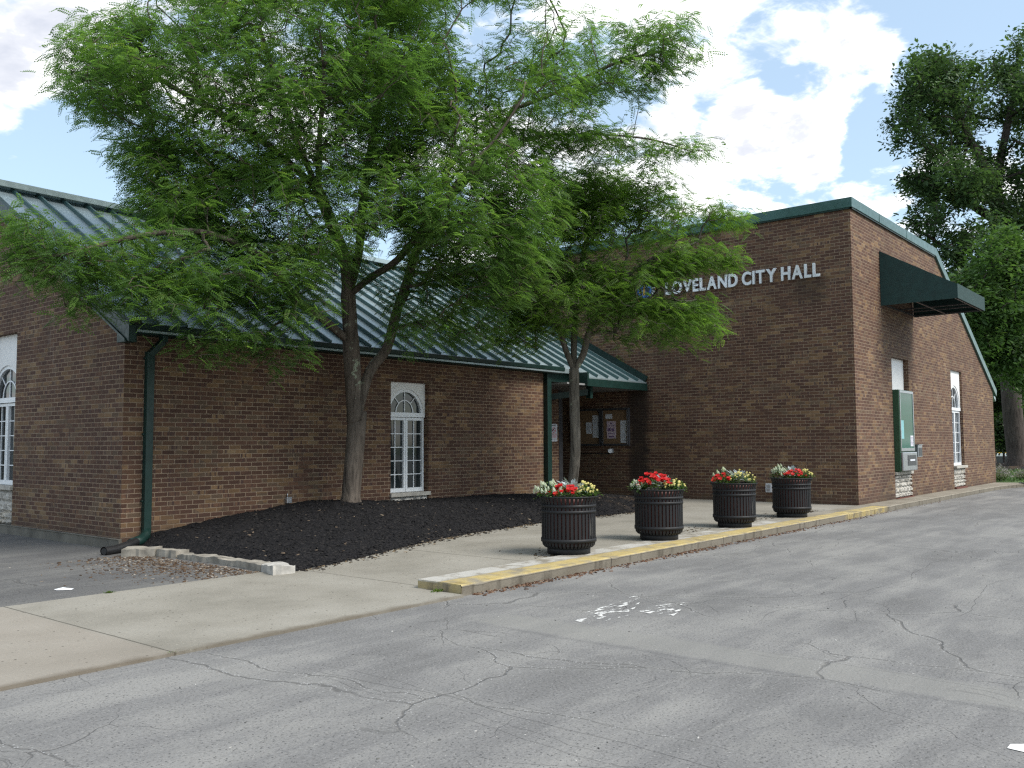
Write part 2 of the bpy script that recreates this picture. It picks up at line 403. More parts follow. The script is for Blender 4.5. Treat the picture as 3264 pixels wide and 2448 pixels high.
BRICK_W = brick_mat('brown_brick', .203, .0677, .0095, 1.14, .02)
BRICK_H = brick_mat('brown_brick_hall', .215, .0707, .010, 1.3, .0, stains_and_shade=[('x', 11.95, .42, -1, 2.75, .8), ('x', 7.45, .55, 4.55, 5.1, .5), ('y', 21.6, .8, -1, .7, .35), ('y', 22.9, 1.3, 3.5, 4.5, .18)])  # first a dark band, next two stains, last the awning's painted shadow
ASPH = asphalt_mat('worn_asphalt', .168, True, (1.0, .985, .965))
ASPH_L = asphalt_mat('parking_asphalt', .105, False, (1, .985, .97))
CONC = concrete_mat('sidewalk_concrete')
KERB = kerb_mat(); MULCH = mulch_mat(); ROOF = roof_mat()
GREEN = plain('dark_green_metal', (.008, .028, .0235), .42, 0, .15, 4, .35)
RIDGE = plain('sky_pale_ridge_metal', (.34, .42, .43), .35, .4, .1, 3)  # sky reflection on the ridge cap put into its pale colour
GREENL = plain('coping_green_metal', (.05, .115, .105), .33, .3, .12, 3)
WHITE = plain('white_window_paint', (.72, .74, .76), .4, 0, .05, 5)
STUCCO = plain('white_stucco_panel', (.74, .74, .73), .8, 0, .06, 3)
LIME = plain('limestone_sill', (.36, .34, .30), .85, 0, .25, 9)
STONE = stone_mat()
GLASS = glass_mat('dark_window_glass'); GLASSG = glass_mat('green_teller_glass', (.010, .050, .034), .08, True)
FOUND = plain('foundation_concrete', (.115, .108, .09), .9, 0, .35, 2.5)
BLACKM = plain('black_painted_steel', (.009, .0095, .011), .6, 0, .2, 8, .35)
LINER = plain('dark_red_liner', (.085, .022, .018), .6, 0, .3, 5)
SOIL = plain('dark_soil', (.03, .02, .014), .95, 0, .4, 25)
ALU = plain('brushed_aluminium', (.42, .43, .45), .35, .8, .1, 10)
DGREY = plain('dark_grey_frame', (.06, .062, .068), .4, .3, .15, 6)
CORK = plain('cork_panel', (.17, .105, .055), .9, 0, .3, 60)
PAPER = plain('white_paper', (.58, .6, .64), .8, 0, .05, 8)
AWN = plain('green_awning_fabric', (.0075, .034, .031), .75, 0, .2, 7)
LETTER = plain('pale_metal_letters', (.74, .77, .8), .38, .3, .06, 4)
BLACKP = plain('black_plastic', (.012, .012, .013), .5, 0, .2, 20)
SOFFIT = plain('grey_soffit', (.2, .2, .2), .8, 0, .1, 3)
REDP = plain('red_print', (.45, .04, .05), .6); BLACKI = plain('black_print', (.02, .02, .025), .6); PURP = plain('purple_print', (.16, .1, .2), .7)
BLUE = plain('seal_blue', (.03, .12, .38), .5); NAVY = plain('seal_navy', (.012, .02, .07), .5); GOLD = plain('seal_gold', (.42, .25, .06), .45, .2); MAROON = plain('seal_dark_ring', (.03, .016, .018), .5)
LAWN = None

# ------------------------------------------------------------------ mesh builder
class MB:
    def __init__(s): s.v = []; s.f = []; s.sm = []
    def quad(s, a, b, c, d, sm=False):
        i = len(s.v); s.v += [tuple(a), tuple(b), tuple(c), tuple(d)]; s.f.append((i, i+1, i+2, i+3)); s.sm.append(sm)
    def poly(s, pts):
        i = len(s.v); s.v += [tuple(p) for p in pts]; s.f.append(tuple(range(i, i+len(pts)))); s.sm.append(False)
    def box(s, x0, x1, y0, y1, z0, z1):
        i = len(s.v)
        s.v += [(x0, y0, z0), (x1, y0, z0), (x1, y1, z0), (x0, y1, z0), (x0, y0, z1), (x1, y0, z1), (x1, y1, z1), (x0, y1, z1)]
        for q in ((0, 3, 2, 1), (4, 5, 6, 7), (0, 1, 5, 4), (1, 2, 6, 5), (2, 3, 7, 6), (3, 0, 4, 7)):
            s.f.append(tuple(i+k for k in q)); s.sm.append(False)
    def prism(s, pts, off):
        """polygon pts extruded by vector off"""
        n = len(pts); i = len(s.v); off = Vector(off)
        s.v += [tuple(p) for p in pts] + [tuple(Vector(p)+off) for p in pts]
        s.f.append(tuple(range(i, i+n))); s.f.append(tuple(range(i+2*n-1, i+n-1, -1))); s.sm += [False]*2
        for k in range(n):
            k2 = (k+1) % n
            s.f.append((i+k, i+n+k, i+n+k2, i+k2)); s.sm.append(False)
    def bar(s, a, b, w, h, upv=(0, 0, 1)):
        a = Vector(a); b = Vector(b); d = (b-a).normalized(); u = Vector(upv)
        sd = d.cross(u)
        if sd.length < 1e-4: sd = d.cross(Vector((1, 0, 0)))
        sd.normalize(); u = sd.cross(d).normalized()
        p = [a+sd*w/2-u*h/2, a-sd*w/2-u*h/2, a-sd*w/2+u*h/2, a+sd*w/2+u*h/2]
        s.prism(p, b-a)
    def tube(s, pts, rad, seg=8, caps=True):
        pts = [Vector(p) for p in pts]; n = len(pts)
        if not hasattr(rad, '__len__'): rad = [rad]*n
        base = len(s.v); ref = None
        for k in range(n):
            d = (pts[min(k+1, n-1)]-pts[max(k-1, 0)]).normalized()
            if ref is None: ref = d.orthogonal().normalized()
            ref = (ref - d*ref.dot(d)).normalized(); bi = d.cross(ref)
            for j in range(seg):
                a = 2*math.pi*j/seg
                s.v.append(tuple(pts[k]+(ref*math.cos(a)+bi*math.sin(a))*rad[k]))
        for k in range(n-1):
            for j in range(seg):
                j2 = (j+1) % seg
                s.f.append((base+k*seg+j, base+k*seg+j2, base+(k+1)*seg+j2, base+(k+1)*seg+j)); s.sm.append(True)
        if caps:
            s.f.append(tuple(base+j for j in range(seg-1, -1, -1))); s.f.append(tuple(base+(n-1)*seg+j for j in range(seg))); s.sm += [False]*2
    def lathe(s, prof, seg=32, c=(0, 0), a0=0, a1=2*math.pi):
        base = len(s.v); full = abs(a1-a0-2*math.pi) < 1e-6; m = seg if full else seg+1
        for (r, z) in prof:
            for j in range(m):
                a = a0+(a1-a0)*j/seg; s.v.append((c[0]+r*math.cos(a), c[1]+r*math.sin(a), z))
        for k in range(len(prof)-1):
            for j in range(seg):
                j2 = (j+1) % m
                s.f.append((base+k*m+j, base+k*m+j2, base+(k+1)*m+j2, base+(k+1)*m+j)); s.sm.append(True)
    def build(s, name, mat, parent=None, loc=None, bevel=0):
        me = bpy.data.meshes.new(name)
        org = Vector((0, 0, 0))
        if parent is not None:
            org = parent_world(parent)
        if loc is not None: org2 = Vector(loc)
        else: org2 = org
        me.from_pydata([tuple(Vector(v)-org2) for v in s.v], [], s.f)
        me.polygons.foreach_set('use_smooth', s.sm)
        if bevel == 0 or True: me.update()
        o = bpy.data.objects.new(name, me); sc.collection.objects.link(o)
        if mat: me.materials.append(mat)
        if parent is not None: o.parent = parent; o.location = org2-org
        else: o.location = org2
        if bevel:
            bm = bmesh.new(); bm.from_mesh(me)
            bmesh.ops.remove_doubles(bm, verts=bm.verts, dist=1e-5)
            eds = [e for e in bm.edges if len(e.link_faces) == 2 and e.calc_face_angle() > .6]
            bmesh.ops.bevel(bm, geom=eds, offset=bevel, segments=2, affect='EDGES', profile=.6)
            bm.to_mesh(me); bm.free()
        return o
def parent_world(o):
    v = Vector((0, 0, 0))
    while o is not None: v += o.location; o = o.parent
    return v
def tag(o, label=None, cat=None, group=None, kind=None):
    if label: o['label'] = label
    if cat: o['category'] = cat
    if group: o['group'] = group
    if kind: o['kind'] = kind
    return o
def empty(name, loc, label=None, cat=None, group=None):
    o = bpy.data.objects.new(name, None); sc.collection.objects.link(o); o.location = loc; o.empty_display_size = .1
    return tag(o, label, cat, group)
def np_mesh(name, V, F, mat, parent=None, tint=None, smooth=False):
    """V (n,3) world, F (m,k)"""
    org = np.array(parent_world(parent)) if parent is not None else np.zeros(3)
    me = bpy.data.meshes.new(name); n = len(V); k = F.shape[1]; m = len(F)
    me.vertices.add(n); me.vertices.foreach_set('co', (V-org).astype(np.float32).ravel())
    me.loops.add(m*k); me.loops.foreach_set('vertex_index', F.astype(np.int32).ravel())
    me.polygons.add(m); me.polygons.foreach_set('loop_start', (np.arange(m)*k).astype(np.int32))
    try: me.polygons.foreach_set('loop_total', np.full(m, k, np.int32))
    except Exception: pass
    if tint is not None:
        at_ = me.attributes.new('tint', 'FLOAT', 'FACE'); at_.data.foreach_set('value', tint.astype(np.float32))
    me.update(calc_edges=True); me.materials.append(mat)
    o = bpy.data.objects.new(name, me); sc.collection.objects.link(o)
    if parent is not None: o.parent = parent
    return o
def structure(o): o['kind'] = 'structure'; return o

# ------------------------------------------------------------------ ground
def sheet(name, poly, z, mat, res=None):
    b = MB(); b.poly([(x, y, z) for x, y in poly]); return structure(b.build(name, mat))
ZR = -.11
GRASSY = plain('distant_ground', (.06, .085, .03), .95, 0, .3, .2)
sheet('ground', [(-600, -600), (900, -600), (900, 900), (-600, 900)], -1.0, GRASSY)
sheet('road', [(-40, -60), (80, -60), (80, 5.2), (36, 5.93), (6.46, 5.955), (2.2, 5.86), (-40, 5.80)], ZR, ASPH)
sheet('parking_lot', [(-40, 8.66), (6.6, 8.66), (6.34, 11.2), (6.34, 60), (-40, 60)], -.095, ASPH_L)
def zside(x): 
    t = min(1, max(0, (9.6-x)/3.6)); t = t*t*(3-2*t); return -.004-.084*t
def build_sidewalk():
    b = MB(); xs = [-40, -10, 0, 2, 3, 4, 5, 5.6, 6.0, 6.44] + [6.44+.25*k for k in range(1, 15)] + [11, 13, 15, 17, 18.5, 19.75]
    def yl(x): return 5.80+.06*(min(max(x, -3), 5)+3)/8 + .03 if x <= 6.44 else 6.40
    for xa, xb in zip(xs[:-1], xs[1:]):
        ya, yb = (yl(xa), yl(xb)) if xb <= 6.4401 else (6.40, 6.40)
        fy = 8.76 if xb <= 6.45 else 12.3
        b.quad((xa, ya, zside(xa)), (xb, yb, zside(xb)), (xb, fy, zside(xb)), (xa, fy, zside(xa)))
        if xb <= 6.4401: b.quad((xa, ya, -.2), (xb, yb, -.2), (xb, yb, zside(xb)), (xa, ya, zside(xa)))
    return structure(b.build('sidewalk', CONC))
build_sidewalk()
def build_kerb():
    b = MB(); n = 150
    outer = [(6.46, 5.93), (28, 5.95), (30.5, 5.9), (32, 5.72), (33.3, 5.2), (34.6, 4.0), (35.4, 2), (36, -2), (36.3, -12)]
    # resample outer
    pts = []
    for (a, c) in zip(outer[:-1], outer[1:]):
        L = math.hypot(c[0]-a[0], c[1]-a[1]); k = max(2, int(L/.15))
        for i in range(k): pts.append((a[0]+(c[0]-a[0])*i/k, a[1]+(c[1]-a[1])*i/k))
    pts.append(outer[-1])
    r = random.Random(3); prev = None
    for i, (x, y) in enumerate(pts):
        j = r.uniform(-.007, .007); cz = r.uniform(-.012, .0) if r.random() < .25 else 0
        if x < 19.6: inner = (x, 6.53)
        elif x < 33: inner = (x, 6.53)
        else:
            p2 = pts[min(i+1, len(pts)-1)]; p0 = pts[i-1]; dx, dy = p2[0]-p0[0], p2[1]-p0[1]; L = math.hypot(dx, dy)
            inner = (x-dy/L*.45*-1*-1, y+dx/L*.45) if False else (x+(-dy/L)*.45, y+(dx/L)*.45)
        row = [(x+.0, y+.02+j, -.2), (x, y+.008+j, -.03), (x, y+.004+j, -.018+cz), (x, y+.022+j, 0.0+cz), (x, y+.2, 0.002), (inner[0], inner[1], .002)]
        if prev:
            for k in range(5): b.quad(prev[k], row[k], row[k+1], prev[k+1])
        prev = row
    b.poly([(6.46, 5.95, -.2), (6.46, 5.94, -.02), (6.46, 5.96, 0), (6.46, 6.53, .002), (6.46, 6.53, -.2)][::-1])
    return structure(b.build('kerb', KERB))
build_kerb()
def build_marking():
    m, t, b = new_mat('worn_white_road_paint'); P = t.pos()
    b.inputs['Base Color'].default_value = (.62, .62, .6, 1); b.inputs['Roughness'].default_value = .8
    w = t.sstep(t.add(t.noise(t.scalevec(P, 3.2, 8, 1), 1.7, 7, .7), t.mul(t.noise(P, 1.6, 2), .25)), .66, .72)
    tr = t.n('ShaderNodeBsdfTransparent'); mx = t.n('ShaderNodeMixShader'); t.link(w, mx.inputs[0]); t.link(tr.outputs[0], mx.inputs[1]); t.link(b.outputs[0], mx.inputs[2])
    t.link(mx.outputs[0], [n for n in t.t.nodes if n.type == 'OUTPUT_MATERIAL'][0].inputs['Surface'])
    q = MB(); z = ZR+.004
    q.poly([(6.18, 4.48, z), (6.10, 4.18, z), (6.62, 4.16, z), (7.25, 4.42, z), (7.72, 4.55, z), (7.66, 4.66, z), (7.2, 4.6, z)])
    q.poly([(6.82, 3.84, z), (7.52, 4.05, z), (7.2, 4.22, z), (6.84, 4.22, z), (6.80, 4.05, z)])
    structure(q.build('turn_arrow_marking', m))
    PW = plain('white_road_paint', (.66, .66, .64), .8, 0, .08, 12)
    q = MB(); q.poly([(4.90, .965, z), (4.975, .965, z), (5.06, .86, z), (5.6, .2, z), (5.2, -.2, z), (4.86, .72, z)])
    structure(q.build('stop_bar_marking', PW))
build_marking()

# mulch mound
def mulch_edge(x):
    """y of the mulch edge along the sidewalk"""
    pts = [(6.3, 8.45), (7.5, 8.62), (9, 8.95), (10.5, 9.25), (12, 9.42), (14, 9.45), (15.5, 9.42), (17, 9.55), (18, 10.2), (18.5, 11.5)]
    for (a, c) in zip(pts[:-1], pts[1:]):
        if x <= c[0]: return a[1]+(c[1]-a[1])*(x-a[0])/(c[0]-a[0])
    return 12.2
def hn(x, y):
    return .5*math.sin(2.1*x+1.3*y)+.3*math.sin(5.3*x-4.1*y+1)+.2*math.sin(9.7*x+8.3*y)
def mulch_z(x, y):
    e = mulch_edge(x); t = (y-e)/max(.3, 12.25-e); t = min(1, max(0, t))
    wallz = np.interp(x, [6.3, 6.75, 8.1, 9.6, 11.4, 14.6, 18.5], [.03, .10, .28, .42, .31, .29, .1])
    mound = np.interp(x, [6.3, 7.2, 9.2, 11, 14, 18.5], [.0, .06, .12, .10, .10, .02])
    edge = min(1, t*7)
    lx = min(1, max(0, (x-6.42)/.35))
    return zside(x) + (.01 + .05*edge + (wallz-zside(x)-.06)*t**.8 + mound*math.sin(math.pi*t))*lx + .012*hn(x*2, y*2)*edge
def build_mulch():
    b = MB(); nx, ny = 150, 46; g = {}; r = random.Random(5)
    for i in range(nx+1):
        x = 6.33+(18.5-6.33)*i/nx; e = mulch_edge(x)+r.uniform(-.03, .03)
        for j in range(ny+1):
            y = e+(12.35-e)*(j/ny)**1.2
            z = mulch_z(x, y)+(r.uniform(-.014, .014) if j > 0 else -.012)
            g[i, j] = len(b.v); b.v.append((x, y, z))
    for i in range(nx):
        for j in range(ny): b.f.append((g[i, j], g[i+1, j], g[i+1, j+1], g[i, j+1])); b.sm.append(False)
    structure(b.build('mulch_bed', MULCH))
build_mulch()
def scatter_bits(name, n, fn, mats_tints, size, mat, label, cat):
    """many loose flat chips as one mesh"""
    V = []; F = []; T = []
    for k in range(n):
        x, y, z = fn(); L = size*rng.uniform(.5, 1.6); W = L*rng.uniform(.2, .6); a = rng.uniform(0, 6.28); til = rng.uniform(-.5, .5)
        ca, sa = math.cos(a), math.sin(a); h = L*rng.uniform(.08, .3)
        i = len(V)
        for (u, v, w) in ((-1, -.6, 0), (1, -1, 0), (.8, 1, 0), (-1, .7, 0), (-.9, -.5, 1), (.9, -.8, 1), (.7, .8, 1), (-.8, .6, 1)):
            uu, vv = u*L/2, v*W/2
            V.append((x+ca*uu-sa*vv, y+sa*uu+ca*vv, z+w*h+til*uu*.6))
        tt = rng.uniform(0, 1)
        for q in ((4, 5, 6, 7), (0, 1, 5, 4), (1, 2, 6, 5), (2, 3, 7, 6), (3, 0, 4, 7)):
            F.append([i+c for c in q]); T.append(tt)
    o = np_mesh(name, np.array(V), np.array(F), mat, None, np.array(T)); tag(o, label, cat, kind='stuff'); return o
def chip_mat(name, stops):
    m, t, b = new_mat(name); a = t.n('ShaderNodeAttribute', attribute_name='tint').outputs['Fac']
    t.link(t.ramp(a, stops), b.inputs['Base Color']); b.inputs['Roughness'].default_value = .95; b.inputs['Specular IOR Level'].default_value = .15; return m
def f_m():
    x = rng.uniform(6.45, 18.3); e = mulch_edge(x); y = e+(12.2-e)*rng.uniform(0, 1)**1.5; return x, y, mulch_z(x, y)
scatter_bits('mulch_chips', 12000, f_m, None, .036, chip_mat('bark_chips', [(0, (.007, .007, .008)), (.8, (.02, .019, .02)), (.97, (.028, .026, .024)), (.992, (.12, .09, .065)), (1, (.2, .165, .12))]), 'loose black bark mulch chips covering the planting bed', 'mulch')
def f_e():
    x = rng.uniform(6.5, 17.5); e = mulch_edge(x); y = e-abs(rng.normal(0, .12)); return x, y, zside(x)
scatter_bits('spilled_mulch', 900, f_e, None, .035, chip_mat('spilled_chips', [(0, (.012, .011, .011)), (.7, (.04, .032, .025)), (1, (.2, .15, .09))]), 'dark bark crumbs spilled from the bed onto the pale sidewalk', 'mulch')
def f_l():
    y = rng.uniform(8.75, 11.6); x = 6.2-abs(rng.normal(0, .5)); return x, y, -.095
scatter_bits('leaf_litter', 1900, f_l, None, .027, chip_mat('litter', [(0, (.04, .026, .018)), (.6, (.09, .058, .036)), (.85, (.14, .11, .08)), (1, (.32, .29, .25))]), 'dry leaves and gravel gathered beside the stone edging', 'leaf litter')
def f_k():
    x = 6.6+abs(rng.normal(0, 6)); return min(x, 30), 5.93-abs(rng.normal(0, .07)), ZR
scatter_bits('gutter_litter', 1300, f_k, None, .03, chip_mat('gutter_litter', [(0, (.03, .022, .016)), (.6, (.12, .06, .035)), (1, (.2, .16, .12))]), 'reddish brown leaf bits and grit along the foot of the kerb', 'leaf litter')
def f_d():
    x = rng.choice([16.2, 17.3, 15.2, 12.6, 9.2])+rng.normal(0, .3); return x, 6.62+abs(rng.normal(0, .25)), zside(x)
scatter_bits('walk_debris', 420, f_d, None, .028, chip_mat('walk_debris', [(0, (.02, .016, .012)), (1, (.09, .065, .04))]), 'small dark leaf crumbs on the sidewalk around the planters', 'leaf litter')
def f_r(): return rng.uniform(1.5, 16), rng.uniform(-.5, 5.8), ZR
scatter_bits('road_grit', 500, f_r, None, .013, chip_mat('grit', [(0, (.04, .04, .04)), (.6, (.12, .12, .11)), (1, (.45, .44, .42))]), 'loose grit and pebbles scattered over the asphalt lane', 'grit')

# ------------------------------------------------------------------ building
XW, YW, XH, YH = 6.308, 12.251, 19.617, 6.518
HALL = empty('city_hall', (12.0, 16.0, -.1), 'brown brick city hall with green metal roof, low wing and tall flat-topped block', 'building')
def roofz(y): return 3.06+.56*(y-12.02)
YR = 17.3
def wall_y(b, y, x0, x1, z0, z1, holes):
    """wall in plane y=const facing -y"""
    xs = sorted({x0, x1, *[h[0] for h in holes], *[h[1] for h in holes]})
    for a, c in zip(xs[:-1], xs[1:]):
        hh = [h for h in holes if h[0] <= a+1e-6 and h[1] >= c-1e-6]
        segs = [(z0, z1)] if not hh else [(z0, hh[0][2]), (hh[0][3], z1)]
        for s0, s1 in segs:
            if s1 > s0: b.quad((a, y, s0), (c, y, s0), (c, y, s1), (a, y, s1))
def reveal_y(b, y, h, dep):
    x0, x1, z0, z1 = h
    b.quad((x0, y, z0), (x0, y, z1), (x0, y+dep, z1), (x0, y+dep, z0)); b.quad((x1, y, z1), (x1, y, z0), (x1, y+dep, z0), (x1, y+dep, z1))
    b.quad((x0, y, z1), (x1, y, z1), (x1, y+dep, z1), (x0, y+dep, z1)); b.quad((x0, y, z0), (x0, y+dep, z0), (x1, y+dep, z0), (x1, y, z0))
WWIN = (11.41, 12.40, .30, 2.52)
b = MB(); wall_y(b, YW, XW, 16.2, -.2, 3.05, [WWIN]); reveal_y(b, YW, WWIN, .25)
b.quad((16.2, YW, -.2), (16.2, 13.2, -.2), (16.2, 13.2, 3.6), (16.2, YW, 3.05))
b.quad((16.2, 13.2, -.2), (17.92, 13.2, -.2), (17.92, 13.2, 3.6), (16.2, 13.2, 3.6))
b.quad((17.92, 15.0, -.2), (19.6, 15.0, -.2), (19.6, 15.0, 4.6), (17.92, 15.0, 4.6))
# gable wall (plane x=XW) with window opening
GW = (15.87, 17.1, .0, 3.26)
def gtop(y): return min(roofz(y), roofz(2*YR-y))-.12
for ya, yb, z0, fn in ((YW, GW[0], .045, None), (GW[1], 22.4, .045, None)):
    n = 2
    pts = [(ya, z0)]; 
    ys = [ya, yb] if not (ya < YR < yb) else [ya, YR, yb]
    poly = [(XW, ya, z0)] + [(XW, q, gtop(q)) for q in ys] + [(XW, yb, z0)]
    b.poly(poly)
b.poly([(XW, GW[0], GW[3]), (XW, GW[0], gtop(GW[0])), (XW, GW[1], gtop(GW[1])), (XW, GW[1], GW[3])])
for yy in (GW[0], GW[1]): b.quad((XW, yy, 0), (XW, yy, GW[3]), (XW+.25, yy, GW[3]), (XW+.25, yy, 0))
b.quad((XW, GW[0], GW[3]), (XW, GW[1], GW[3]), (XW+.25, GW[1], GW[3]), (XW+.25, GW[0], GW[3]))
b.build('wing_wall', BRICK_W, HALL)
b = MB(); b.box(XW-.03, XW+.3, YW+.012, 22.4, -.3, .052); b.box(XW-.03, XW+.02, YW-.012, YW+.012, -.3, .052); b.build('foundation', FOUND, HALL, bevel=.012)

# hall block
def htop(x): return 6.5 if x <= 26.35 else 6.5-.5179*(x-26.35)
H1 = (22.22, 23.57, -.2, 3.38); H2 = (27.70, 28.95, -.2, 3.40)
b = MB()
b.quad((XH, 26, -.3), (XH, YH, -.3), (XH, YH, 6.5), (XH, 26, 6.5))
xs = [XH, H1[0], H1[1], 26.35, H2[0], H2[1], 33.07]
for a, c in zip(xs[:-1], xs[1:]):
    z0 = -.3
    for h in (H1, H2):
        if abs(a-h[0]) < 1e-6: z0 = h[3]
    b.quad((a, YH, z0), (c, YH, z0), (c, YH, htop(c)), (a, YH, htop(a)))
for h in (H1, H2): reveal_y(b, YH, h, .26)
b.quad((33.07, YH, -.3), (33.07, 26, -.3), (33.07, 26, 3.0), (33.07, YH, 3.0))
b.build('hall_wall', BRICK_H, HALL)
b = MB(); b.box(XH+.05, 26.4, YH+.05, 26, 6.3, 6.42)
b.prism([(26.3, YH+.02, 6.58), (33.6, YH+.02, 6.58-.5179*7.3), (33.6, YH+.02, 6.46-.5179*7.3), (26.3, YH+.02, 6.46)], (0, 19.5, 0)); b.build('hall_roof', ROOF, HALL)
b = MB()
b.prism([(XH-.06, YH-.06, 6.46), (XH-.06, YH-.06, 6.68), (XH+.3, YH-.06, 6.68), (XH+.3, YH-.06, 6.46)], (0, 19.6, 0))
b.prism([(XH+.3, YH-.06, 6.46), (XH+.3, YH-.06, 6.68), (26.42, YH-.06, 6.68), (26.36, YH-.06, 6.46)], (0, .35, 0))
b.prism([(26.36, YH-.06, 6.46), (26.42, YH-.06, 6.68), (33.45, YH-.06, 6.68-.5179*7.03), (33.35, YH-.06, 6.46-.5179*6.99)], (0, .35, 0))
b.prism([(33.03, YH-.05, 3.05), (33.35, YH-.05, 2.84), (33.35, YH-.05, 3.1), (33.12, YH-.05, 3.22)], (0, .3, 0))
for xj in (21.45, 23.6): b.box(xj, xj+.02, YH-.065, YH-.055, 6.465, 6.675)
for yj in (9.2, 12.0): b.box(XH-.065, XH-.055, yj, yj+.02, 6.465, 6.675)
b.build('coping', GREENL, HALL, bevel=.008)
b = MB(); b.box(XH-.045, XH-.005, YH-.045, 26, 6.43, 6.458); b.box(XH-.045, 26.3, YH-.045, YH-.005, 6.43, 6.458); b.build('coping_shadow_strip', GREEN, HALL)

# wing roof
b = MB(); yb_ = 12.0
def rp(x, y, dz=0): return (x, y, roofz(y)+dz)
b.prism([rp(XW-.1, yb_), rp(XH-.02, yb_), rp(XH-.02, YR), rp(XW-.1, YR)], (0, 0, -.1))
b.prism([(XW-.1, YR, roofz(YR)), (XH-.02, YR, roofz(YR)), (XH-.02, 22.7, roofz(2*YR-22.7)), (XW-.1, 22.7, roofz(2*YR-22.7))], (0, 0, -.1))
b.prism([rp(17.0, 11.68), rp(XH-.02, 11.68), rp(XH-.02, yb_-.0005), rp(17.0, yb_-.0005)], (0, 0, -.08))
x = XW+.36; sm = MB()
while x < XH-.15:
    y0 = 11.68 if x > 17.0 else yb_
    sm.bar(rp(x, y0+.005, .037), rp(x, YR-.06, .037), .032, .072)
    x += .447
rf_ = b.build('metal_roof', ROOF, HALL)
sm.build('roof_seams', plain('roof_seam_shaded_green', (.06, .12, .12), .4, .2, .15, 3), rf_)  # seams coloured darker than the panels to paint in their shaded sides
b = MB(); b.box(XW-.13, XH-.03, YR-.24, YR+.24, roofz(YR)+.05, roofz(YR)+.10)
for k in (-.26, .26): b.bar((XW-.13, YR+k, roofz(YR)+.03), (XH-.03, YR+k, roofz(YR)+.03), .05, .10)
b.build('ridge_cap', RIDGE, HALL)
b = MB()
pl = [(XW-.13, 11.9, roofz(11.9)+.03), (XW-.13, YR, roofz(YR)+.04), (XW-.13, YR, roofz(YR)-.2), (XW-.13, 11.9, roofz(11.9)-.2)]
b.prism(pl, (.1, 0, 0)); 
b.prism([(XW-.15, 11.98, roofz(11.98)-.235), (XW-.15, YR, roofz(YR)-.235), (XW-.15, YR, roofz(YR)-.2), (XW-.15, 11.98, roofz(11.98)-.2)], (.12, 0, 0))
b.box(XW-.12, XW+.04, 12.0, YW-.002, 2.80, 3.0)
b.build('rake_trim', GREEN, HALL)
b = MB(); pl2 = [(p[0], 2*YR-p[1], p[2]) for p in pl][::-1]; b.prism(pl2, (.1, 0, 0)); b.build('rake_trim', GREEN, HALL)
b = MB(); b.bar((XH-.05, 11.68, roofz(11.68)+.05), (XH-.05, YR, roofz(YR)+.05), .05, .22); b.build('wall_flashing', GREEN, HALL)
b = MB()
prof = [(12.235, 2.92), (12.235, 3.075), (12.0, 3.085), (11.975, 3.07), (11.985, 3.0), (12.045, 2.93)]
b.prism([(XW-.02, y, z) for y, z in prof], (16.55-XW, 0, 0))
b.build('gutter', GREEN, HALL, bevel=.006)
b = MB(); b.box(XW-.04, XW+.09, 11.96, 12.06, 3.05, 3.12); b.build('gutter_end_cap', BLACKM, HALL)
b = MB()
b.box(17.0, XH-.01, 11.66, 11.72, 2.66, 2.84); b.box(16.96, 17.02, 11.66, 12.2, 2.66, 2.98); b.box(16.2, 17.0, 12.16, 12.24, 2.75, 3.05)
b.build('canopy_fascia', GREEN, HALL, bevel=.006)
b = MB(); b.box(16.25, XH-.01, 11.73, 15.0, 2.68, 2.72); b.build('soffit', SOFFIT, HALL)
b = MB(); b.bar((17.35, 11.9, 2.55), (16.35, 13.15, 2.35), .09, .14); b.box(17.3, 17.4, 11.82, 11.94, 2.4, 2.675); b.build('canopy_brace', GREEN, HALL)

# downspouts
def downspout(x, y, zt, zb, elbow):
    b = MB()
    b.bar((x+.14, 12.08, zt), (x+.14, 12.08, zt-.10), .085, .11, (0, 1, 0)); b.bar((x+.14, 12.08, zt-.08), (x, y, zt-.28), .085, .11, (0, 1, 0)); b.box(x-.055, x+.055, y-.045, y+.045, zb, zt-.24)
    for z in (zt-.35, 1.5, .55): b.box(x-.075, x+.075, y-.002, y+.05, z, z+.03)
    o = b.build('downspout', GREEN, HALL, bevel=.008)
    if elbow:
        b = MB(); b.tube([(x, y, zb+.06), (x-.02, y-.03, zb-.02), (x-.14, y-.1, zb-.075), (x-.32, y-.18, zb-.10)], [.06, .07, .075, .07], 12); b.build('elbow', GREEN, o)
downspout(6.655, 12.195, 2.94, .10, True)
b = MB(); b.box(16.06, 16.21, 12.13, 12.245, .1, 2.93); b.build('downspout', GREEN, HALL, bevel=.01)

